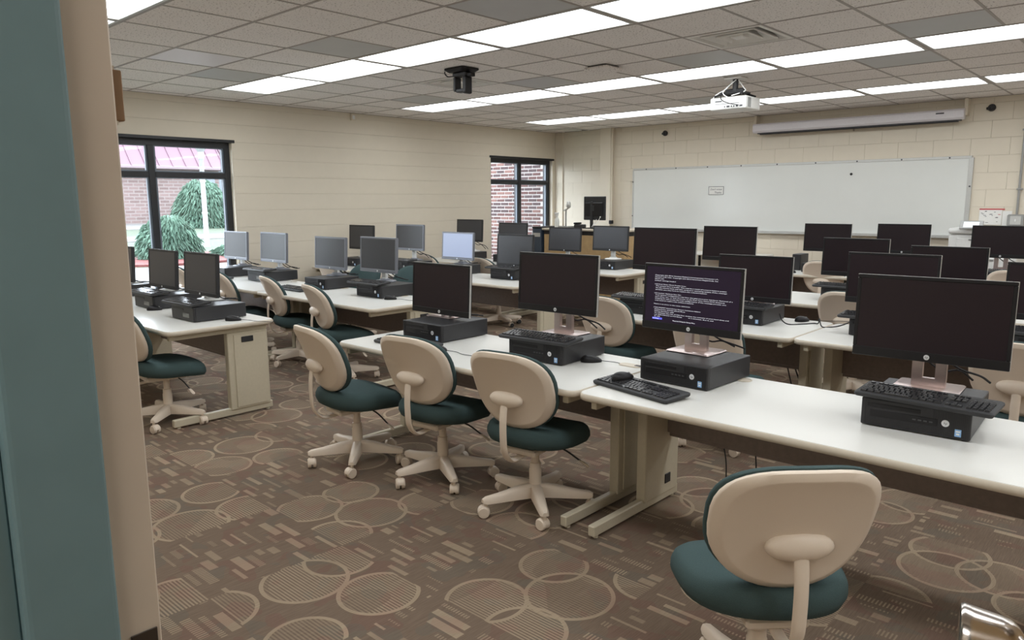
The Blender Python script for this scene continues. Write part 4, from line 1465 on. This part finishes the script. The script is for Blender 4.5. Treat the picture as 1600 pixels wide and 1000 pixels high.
put('stand_column', mesh_of('stand_column', sp(-0.068, -0.02, 0.0, 0.03, 0.012, 0.40, bev=0.005), M['black_matte']), t)
put('back_cover', mesh_of('back_cover', sp(-0.215, 0.215, 0.02, 0.05, 0.125, 0.475, bev=0.008), M['black_matte']), t)
put('back_bulge', mesh_of('back_bulge', sp(-0.175, 0.175, 0.002, 0.022, 0.185, 0.385, bev=0.008), M['black']), t)
put('mount_plate', mesh_of('mount_plate', sp(-0.045, 0.02, -0.006, 0.004, 0.26, 0.34, bev=0.004), M['black_matte']), t)
put('label_tag', mesh_of('label_tag', sp(0.13, 0.15, 0.0, 0.003, 0.165, 0.183), M['white']), t)
bm = bmesh.new()
tube(bm, curve_pts([(0.14, 0.0, 0.17), (0.10, -0.01, 0.10), (0.03, -0.02, 0.04), (0.10, 0.0, 0.01)], 5), 0.004, 6)
tube(bm, curve_pts([(0.07, 0.0, 0.14), (0.02, -0.01, 0.07), (-0.01, -0.02, 0.02)], 5), 0.004, 6)
put('cable', mesh_of('cable', bm, M['white']), t)
t = thing('document_camera', 'grey document camera on a thin upright arm beside far window', 'camera', (-7.16, 9.0, LT))
put('base', mesh_of('base', sp(-0.10, 0.10, -0.08, 0.08, 0, 0.03, bev=0.006), M['grey']), t)
bm = bmesh.new(); tube(bm, [(0, 0, 0.03), (0, 0, 0.27)], 0.011, 8)
put('arm', mesh_of('arm', bm, M['grey']), t)
bm = bmesh.new(); tube(bm, [(-0.05, 0, 0.262), (0.02, 0, 0.285), (0.085, 0, 0.335)], 0.012, 8)
put('swing_arm', mesh_of('swing_arm', bm, M['alu']), t)
bm = bmesh.new(); lathe(bm, [(0.02, 0.30), (0.032, 0.315), (0.036, 0.36), (0.028, 0.395), (0.012, 0.405)], 14, 'Z', (0.05, 0, 0.0))
put('camera_head', auto(mesh_of('camera_head', bm, M['alu'])), t)
t = thing('spray_bottle', 'clear white spray bottle on the teacher desk by the window', 'bottle', (-7.36, 9.03, LT))
bm = bmesh.new(); lathe(bm, [(0.036, 0), (0.038, 0.01), (0.038, 0.10), (0.030, 0.135), (0.014, 0.16), (0.013, 0.18)], 18)
put('bottle', auto(mesh_of('bottle', bm, M['board'])), t)
bm = bmesh.new()
span(bm, -0.016, 0.016, -0.016, 0.016, 0.181, 0.205, bev=0.003)
span(bm, -0.045, 0.03, -0.013, 0.013, 0.205, 0.235, bev=0.006)
span(bm, -0.035, -0.026, -0.006, 0.006, 0.165, 0.205, bev=0.002)
put('trigger_head', mesh_of('trigger_head', bm, M['white']), t)
t = thing('telephone', 'dark desk telephone on the teacher desk between camera arm and monitor', 'telephone', (-6.98, 9.12, LT), 0)
put('body', mesh_of('body', sp(-0.07, 0.07, -0.07, 0.07, 0, 0.055, bev=0.01), M['black_matte']), t)
put('handset', mesh_of('handset', sp(-0.07, -0.025, -0.08, 0.08, 0.056, 0.085, bev=0.012, seg=2), M['black']), t)

# ------------------------------------------------------------------ ceiling projector and empty bracket
t = thing('projector', 'white ceiling projector with cables hanging from a black pole', 'projector', (-3.52, 7.10, 0))
put('ceiling_plate', mesh_of('ceiling_plate', sp(-0.09, 0.09, -0.08, 0.08, CEIL - 0.020, CEIL - 0.0045, bev=0.003), M['vent']), t)
bm = bmesh.new(); tube(bm, [(0, 0, CEIL - 0.02), (0, 0, 2.55)], 0.027, 14)
put('pole', mesh_of('pole', bm, M['black_matte']), t)
bm = bmesh.new()
span(bm, -0.12, 0.12, -0.09, 0.09, 2.545, 2.565, bev=0.005)
span(bm, -0.10, 0.10, -0.02, 0.02, 2.565, 2.60, bev=0.008)
for k in range(4):
    sx, sy = (-1 if k % 2 else 1), (-1 if k < 2 else 1)
    tube(bm, [(sx * 0.08, sy * 0.06, 2.552), (sx * 0.15, sy * 0.14, 2.522)], 0.010, 6)
put('mount', mesh_of('mount', bm, M['black']), t)
put('housing', mesh_of('housing', sp(-0.215, 0.165, -0.10, 0.22, 2.395, 2.515, bev=0.012, seg=2), M['white']), t)
bm = bmesh.new()
for px, wz in ((-0.06, 0.008), (-0.035, 0.03), (0.01, 0.012), (0.035, 0.012), (0.062, 0.022), (0.10, 0.03)):
    span(bm, px, px + wz, -0.1025, -0.098, 2.415, 2.430)
span(bm, -0.16, -0.09, -0.1015, -0.098, 2.472, 2.482)
span(bm, -0.16, 0.10, -0.1012, -0.098, 2.449, 2.452)
put('ports', mesh_of('ports', bm, M['ink']), t)
bm = bmesh.new()
for k in range(5):
    span(bm, 0.1635, 0.1675, -0.06 + k * 0.014, -0.052 + k * 0.014, 2.41, 2.50)
put('side_vent', mesh_of('side_vent', bm, M['grey']), t)
bm = bmesh.new(); lathe(bm, [(0.045, 0.218), (0.045, 0.235), (0.036, 0.238), (0.03, 0.23)], 20, 'Y', (0.06, 0, 2.455))
put('lens', mesh_of('lens', bm, M['black']), t)
for m_, c in ((M['white'], [(-0.03, 0, 2.68), (-0.06, -0.06, 2.60), (-0.14, -0.10, 2.55), (-0.175, -0.125, 2.50), (-0.165, -0.112, 2.475)]),
              (M['white'], [(0.02, -0.03, 2.68), (-0.05, -0.09, 2.60), (-0.07, -0.12, 2.55), (0.00, -0.135, 2.50), (0.08, -0.112, 2.47)]),
              (M['black'], [(0.0, -0.03, 2.67), (-0.08, -0.08, 2.58), (-0.085, -0.13, 2.50), (0.0, -0.15, 2.45), (0.10, -0.110, 2.425)]),
              (M['white'], [(0.03, 0.0, 2.68), (0.10, -0.03, 2.60), (0.13, -0.06, 2.56), (0.02, -0.12, 2.52)])):
    bm = bmesh.new(); tube(bm, curve_pts(c, 6), 0.0045, 6)
    put('cable', mesh_of('cable', bm, m_), t)

t = thing('projector_bracket', 'empty black projector bracket hanging from the ceiling beside an air vent', 'bracket', (-5.09, 4.86, 0))
bm = bmesh.new()
layered(bm, [rrect(-0.13, 0.13, -0.11, 0.11, 0.03, CEIL - 0.0045), rrect(-0.13, 0.13, -0.11, 0.11, 0.03, CEIL - 0.018), rrect(-0.10, 0.10, -0.085, 0.085, 0.03, CEIL - 0.040)])
put('ceiling_plate', mesh_of('ceiling_plate', bm, M['black']), t)
put('swivel_block', mesh_of('swivel_block', sp(-0.075, 0.095, -0.05, 0.05, CEIL - 0.075, CEIL - 0.041, bev=0.008), M['black_matte']), t)
put('side_arm', mesh_of('side_arm', sp(0.05, 0.095, -0.045, 0.045, 2.478, CEIL - 0.076, bev=0.014, seg=2), M['black']), t)
put('side_arm', mesh_of('side_arm', sp(-0.075, -0.045, -0.04, 0.04, 2.505, CEIL - 0.076, bev=0.010, seg=2), M['black']), t)
put('cross_bar', mesh_of('cross_bar', sp(-0.046, 0.052, -0.035, 0.035, 2.495, 2.525, bev=0.006), M['black_matte']), t)
put('end_plate', mesh_of('end_plate', sp(0.096, 0.15, -0.03, 0.03, CEIL - 0.085, CEIL - 0.052, bev=0.006), M['black']), t)
bm = bmesh.new(); tube(bm, curve_pts([(-0.07, -0.02, CEIL - 0.065), (-0.15, -0.03, CEIL - 0.06), (-0.20, -0.02, CEIL - 0.03), (-0.225, 0.0, CEIL - 0.006)], 5), 0.006, 6)
put('cable', mesh_of('cable', bm, M['black']), t)

# ------------------------------------------------------------------ small things
t = thing('wood_plaque', 'narrow brown wooden strip fixed beside the door frame', 'plaque', (JX - 0.006, YF + 0.0045, 1.628))
put('strip', mesh_of('strip', sp(-0.03, 0.0, 0.0, 0.010, -0.026, 0.027, bev=0.001), M['brown']), t)
put('plate', mesh_of('plate', sp(-0.032, -0.001, 0.0, 0.003, -0.030, 0.031), M['edge']), t)

t = thing('loose_cable', 'black cable hanging in a loop below the nearest table', 'cable', (0, 0, 0))
bm = bmesh.new()
tube(bm, curve_pts([(-1.57, 3.20, 0.345), (-1.55, 3.19, 0.27), (-1.54, 3.18, 0.16), (-1.53, 3.18, 0.085), (-1.50, 3.18, 0.07), (-1.46, 3.18, 0.12), (-1.41, 3.19, 0.19), (-1.40, 3.19, 0.27), (-1.41, 3.20, 0.345)], 6), 0.0035, 6)
put('cord', mesh_of('cord', bm, M['black']), t)
t = thing('loose_cable', 'black cable and plug coiled around a cable hole in second row', 'cable', (0, 0, TZ))
bm = bmesh.new()
tube(bm, curve_pts([(-2.06, 4.95, 0.06), (-2.03, 4.93, 0.02), (-1.97, 4.90, 0.004), (-1.90, 4.98, 0.004), (-1.86, 5.05, 0.004), (-1.82, 5.02, 0.012), (-1.80, 4.98, 0.05), (-1.77, 4.95, 0.004), (-1.72, 4.97, 0.004), (-1.66, 4.96, 0.02), (-1.60, 5.02, 0.05)], 6), 0.004, 6)
put('cord', mesh_of('cord', bm, M['black']), t)
t = thing('loose_cable', 'tangled black cables hanging below second right-hand table', 'cable', (0, 0, 0))
bm = bmesh.new()
for q in ([(-2.05, 5.10, 0.36), (-2.02, 5.12, 0.22), (-1.98, 5.12, 0.10), (-1.95, 5.12, 0.20), (-1.99, 5.1, 0.34)], [(-1.97, 5.10, 0.36), (-1.94, 5.12, 0.20), (-1.90, 5.12, 0.08), (-1.86, 5.12, 0.18), (-1.88, 5.1, 0.30)]):
    tube(bm, curve_pts(q, 6), 0.005, 6)
put('cord', mesh_of('cord', bm, M['black']), t)
t = thing('cable_cover', 'beige oval cable cover plate on nearest table between two towers', 'cover plate', (-2.07, 3.14, TZ))
bm = bmesh.new()
layered(bm, [rrect(-0.065, 0.065, -0.03, 0.03, 0.028, 0.0004), rrect(-0.065, 0.065, -0.03, 0.03, 0.028, 0.004), rrect(-0.06, 0.06, -0.026, 0.026, 0.025, 0.006)])
put('plate', mesh_of('plate', bm, M['edge']), t)
bm = bmesh.new(); span(bm, 0.03, 0.064, -0.012, 0.012, 0.0055, 0.0075)
put('opening', mesh_of('opening', bm, M['ink']), t)

# ------------------------------------------------------------------ outdoors
def slope(x):
    """ground rises gently away from the building"""
    return -0.02 + max(0.0, (-8.9 - x)) * 0.0295
bm = bmesh.new()
pts = [(-8.9, slope(-8.9)), (-60, slope(-60))]
vs = [bm.verts.new((x, y, z)) for y in (-30, 60) for x, z in pts]
bm.faces.new((vs[0], vs[1], vs[3], vs[2]))
lawn = struct('lawn', mesh_of('lawn', bm, M['grass']))
def strip(name, x0, x1, y0, y1, lift, m):
    bm = bmesh.new()
    L = []
    for dz in (lift - 0.1, lift):
        L.append([(x0, y0, slope(x0) + dz), (x1, y0, slope(x1) + dz), (x1, y1, slope(x1) + dz), (x0, y1, slope(x0) + dz)])
    layered(bm, L)
    return struct(name, mesh_of(name, bm, m))
strip('sidewalk', -15.6, -12.2, -20, 10.3, 0.03, M['concrete'])
strip('sidewalk', -24.4, -22.6, -20, 50, 0.03, M['concrete'])
strip('gravel_bed', -31.6, -28.2, -20, 14.0, 0.02, M['concrete'])

# brick wing just outside the far window, laid brick by brick
BWY = YB - 0.02
wing = thing('brick_wing', 'red brick wall with pale mortar just outside the far window', 'brick wall', (0, BWY, 0))
put('mortar', mesh_of('mortar', sp(-14.5, XL - 0.222, 0.004, 0.25, 0, 4.2), M['mortar']), wing)
bl, bh, jt = 0.203, 0.0677, 0.019
bm = bmesh.new()
layered(bm, [[(sx * (bl - jt) / 2 * s, y, sz * (bh - jt) / 2 * s) for sx, sz in ((-1, -1), (1, -1), (1, 1), (-1, 1))] for s, y in ((1.0, 0.01), (1.0, -0.004), (0.96, -0.006))])
bmes = []
for k in ('brick1', 'brick2', 'brick3'):
    me = mesh_of('brick', bm.copy(), M[k])
    bmes.append(me)
bm.free()
rest = bmesh.new()
rb = random.Random(11)
cnt = 0
for r in range(62):
    z = 0.0 + (r + 0.5) * bh
    off = bl / 2 if r % 2 else 0
    for c in range(28):
        x = XL - 0.222 - bl / 2 - off - c * bl
        if x < -14.3:
            continue
        k = rb.choice((0, 0, 0, 1, 1, 2))
        # the bricks in sight through the window
        lo, hi = 0.62, 2.42
        if lo < z < hi and -11.2 < x < -9.0 and cnt < 300:
            put('brick', bmes[k], wing, (x, 0, z))
            cnt += 1
        else:
            box(rest, (x, 0.002, z), (bl - jt, 0.014, bh - jt))
tag(put('more_bricks', mesh_of('more_bricks', rest, M['brick1']), wing), kind='stuff')

# brick building with a red metal roof across the lawn
FX = -31.8
bld = thing('school_building', 'low brick building with red standing seam roof across the lawn', 'building', (FX, 13, 0))
put('brick_wall', mesh_of('brick_wall', sp(-8, 0, -22, 2.6, 0.3, 3.0), M['farbrick']), bld)
put('brick_wall', mesh_of('brick_wall', sp(-8, -1.6, 2.6, 26, 0.3, 3.0), M['farbrick']), bld)
put('gutter', mesh_of('gutter', sp(-0.2, 0.55, -22.3, 2.9, 2.86, 3.0, bev=0.03), M['roof_trim']), bld)
put('gutter', mesh_of('gutter', sp(-1.8, -1.05, 2.9, 26.3, 3.18, 3.3, bev=0.03), M['roof_trim']), bld)
def roof_panel(y, x0, x1, z0, z1):
    bm = bmesh.new()
    a, b = y - 0.265, y + 0.265
    layered(bm, [[(x0, a, z0), (x0, b, z0), (x0 - 0.08, b, z0), (x0 - 0.08, a, z0)], [(x1, a, z1), (x1, b, z1), (x1 - 0.08, b, z1), (x1 - 0.08, a, z1)]])
    layered(bm, [[(x0 + 0.05, b - 0.02, z0), (x0 + 0.05, b + 0.02, z0), (x0, b + 0.02, z0), (x0, b - 0.02, z0)], [(x1 + 0.05, b - 0.02, z1), (x1 + 0.05, b + 0.02, z1), (x1, b + 0.02, z1), (x1, b - 0.02, z1)]])
    return mesh_of('roof_panel', bm, M['roof'])
y = -8.0
while y < 2.8:
    put('roof_panel', roof_panel(y, 0.5, -0.35, 3.0, 4.0), bld)
    y += 0.545
y = 3.2
while y < 10:
    put('roof_panel', roof_panel(y, -1.1, -1.95, 3.3, 4.15), bld)
    y += 0.545
put('roof_crown', mesh_of('roof_crown', sp(-8, -0.25, -22, 3.0, 4.01, 4.9), M['roof_trim']), bld)
put('roof_crown', mesh_of('roof_crown', sp(-8, -1.85, 3.0, 26, 4.16, 5.0), M['roof_trim']), bld)
wd = put('window_frame', mesh_of('window_frame', sp(-1.62, -1.55, 3.1, 6.5, 1.7, 3.15), M['fixture']), bld)
for y in (3.2, 4.85):
    put('pane', mesh_of('pane', sp(-1.56, -1.53, y, y + 1.55, 1.8, 3.05), M['bluegrey']), wd)
wd = put('wall_vent', mesh_of('wall_vent', sp(-0.01, 0.03, 1.7, 2.4, 2.1, 2.75), M['bluegrey']), bld)

def blade_mass(n, rad, hgt, rnd, m, base=0.0, droop=0.5, size=0.16):
    """drooping sprays over a lumpy dome"""
    lumps = [(rnd.uniform(0, 6.28), rnd.uniform(0.1, 0.28), rnd.randint(2, 5)) for _ in range(4)]
    bm = bmesh.new()
    for _ in range(n):
        a = rnd.uniform(0, 2 * PI)
        e = math.asin(rnd.random())
        k = 1.0 + sum(am * math.sin(fr * a + ph + 3 * e) for ph, am, fr in lumps) * 0.45
        dep = 1.0 - 0.35 * rnd.random() ** 2
        rr = rad * k * dep * math.cos(e) ** 0.8
        zz = hgt * (0.8 + 0.2 * k) * dep * math.sin(e)
        out = Vector((math.cos(a), math.sin(a), 0))
        p = out * rr + Vector((0, 0, base + zz))
        side = Vector((-out.y, out.x, 0))
        L = size * rnd.uniform(0.5, 1.6)
        wv = side * (size * 0.13 * rnd.uniform(0.5, 1.4)) + Vector((0, 0, rnd.uniform(-0.02, 0.02)))
        q = p + out * L * rnd.uniform(0.3, 0.9) + Vector((0, 0, -droop * L * rnd.uniform(0.5, 1.2))) + side * rnd.uniform(-.4, .4) * L
        mid = (p + q) / 2 + Vector((0, 0, 0.2 * L))
        v = [bm.verts.new(x) for x in (p, mid - wv, q, mid + wv)]
        bm.faces.new((v[0], v[1], v[2]))
        bm.faces.new((v[0], v[2], v[3]))
    return mesh_of('foliage', bm, m)
rf = random.Random(5)
def shrub(name, label, x, y, rad, hgt, n, size, droop):
    t = thing(name, label, 'shrub', (x, y, slope(x)), 0)
    put('foliage', blade_mass(n, rad, hgt, rf, M['foliage'], 0.0, droop, size), t)
    bm = bmesh.new(); tube(bm, [(0, 0, -0.05), (0, 0, hgt * 0.8)], [0.07, 0.03], 7)
    put('stem', mesh_of('stem', bm, M['bark']), t)
shrub('weeping_shrub', 'drooping evergreen mound in a red mulch bed outside near window', -17.2, 7.2, 0.50, 1.0, 7000, 0.14, 0.9)
shrub('weeping_shrub', 'large weeping evergreen against the brick building across the lawn', -28.6, 13.3, 0.92, 1.85, 8000, 0.22, 0.8)
shrub('weeping_shrub', 'lighter evergreen right of the white post near the building', -28.8, 15.3, 0.8, 1.15, 4000, 0.22, 0.6)
shrub('low_juniper', 'low spreading juniper beside the mulch bed outside near window', -17.0, 8.75, 0.48, 0.26, 1500, 0.20, 0.1)
shrub('low_juniper', 'low spreading juniper left of the drooping evergreen mound', -17.3, 5.65, 0.48, 0.28, 1500, 0.20, 0.1)
bm = bmesh.new()
n = 28
layered(bm, [[(-17.2 + 1.35 * math.cos(2 * PI * k / n), 7.15 + 2.0 * math.sin(2 * PI * k / n), slope(-17.2 + 1.35 * math.cos(2 * PI * k / n)) + dz) for k in range(n)] for dz in (-0.05, 0.05)])
tag(put('mulch_bed', mesh_of('mulch_bed', bm, M['mulch'])), kind='structure')
t = thing('white_post', 'tall white post with flared top standing on the lawn', 'post', (-20.0, 9.35, slope(-20)))
bm = bmesh.new(); lathe(bm, [(0.09, 0), (0.07, 0.05), (0.06, 2.35), (0.065, 2.36)], 12)
put('pole', auto(mesh_of('pole', bm, M['post'])), t)
bm = bmesh.new(); lathe(bm, [(0.075, 2.36), (0.08, 2.55), (0.24, 2.80), (0.25, 2.86), (0.06, 2.92)], 14)
put('lamp_head', auto(mesh_of('lamp_head', bm, M['post']), 30), t)
for z in (0.9, 1.75, 2.1):
    bm = bmesh.new(); lathe(bm, [(0.072, z), (0.072, z + 0.05)], 12)
    put('collar', mesh_of('collar', bm, M['alu']), t)
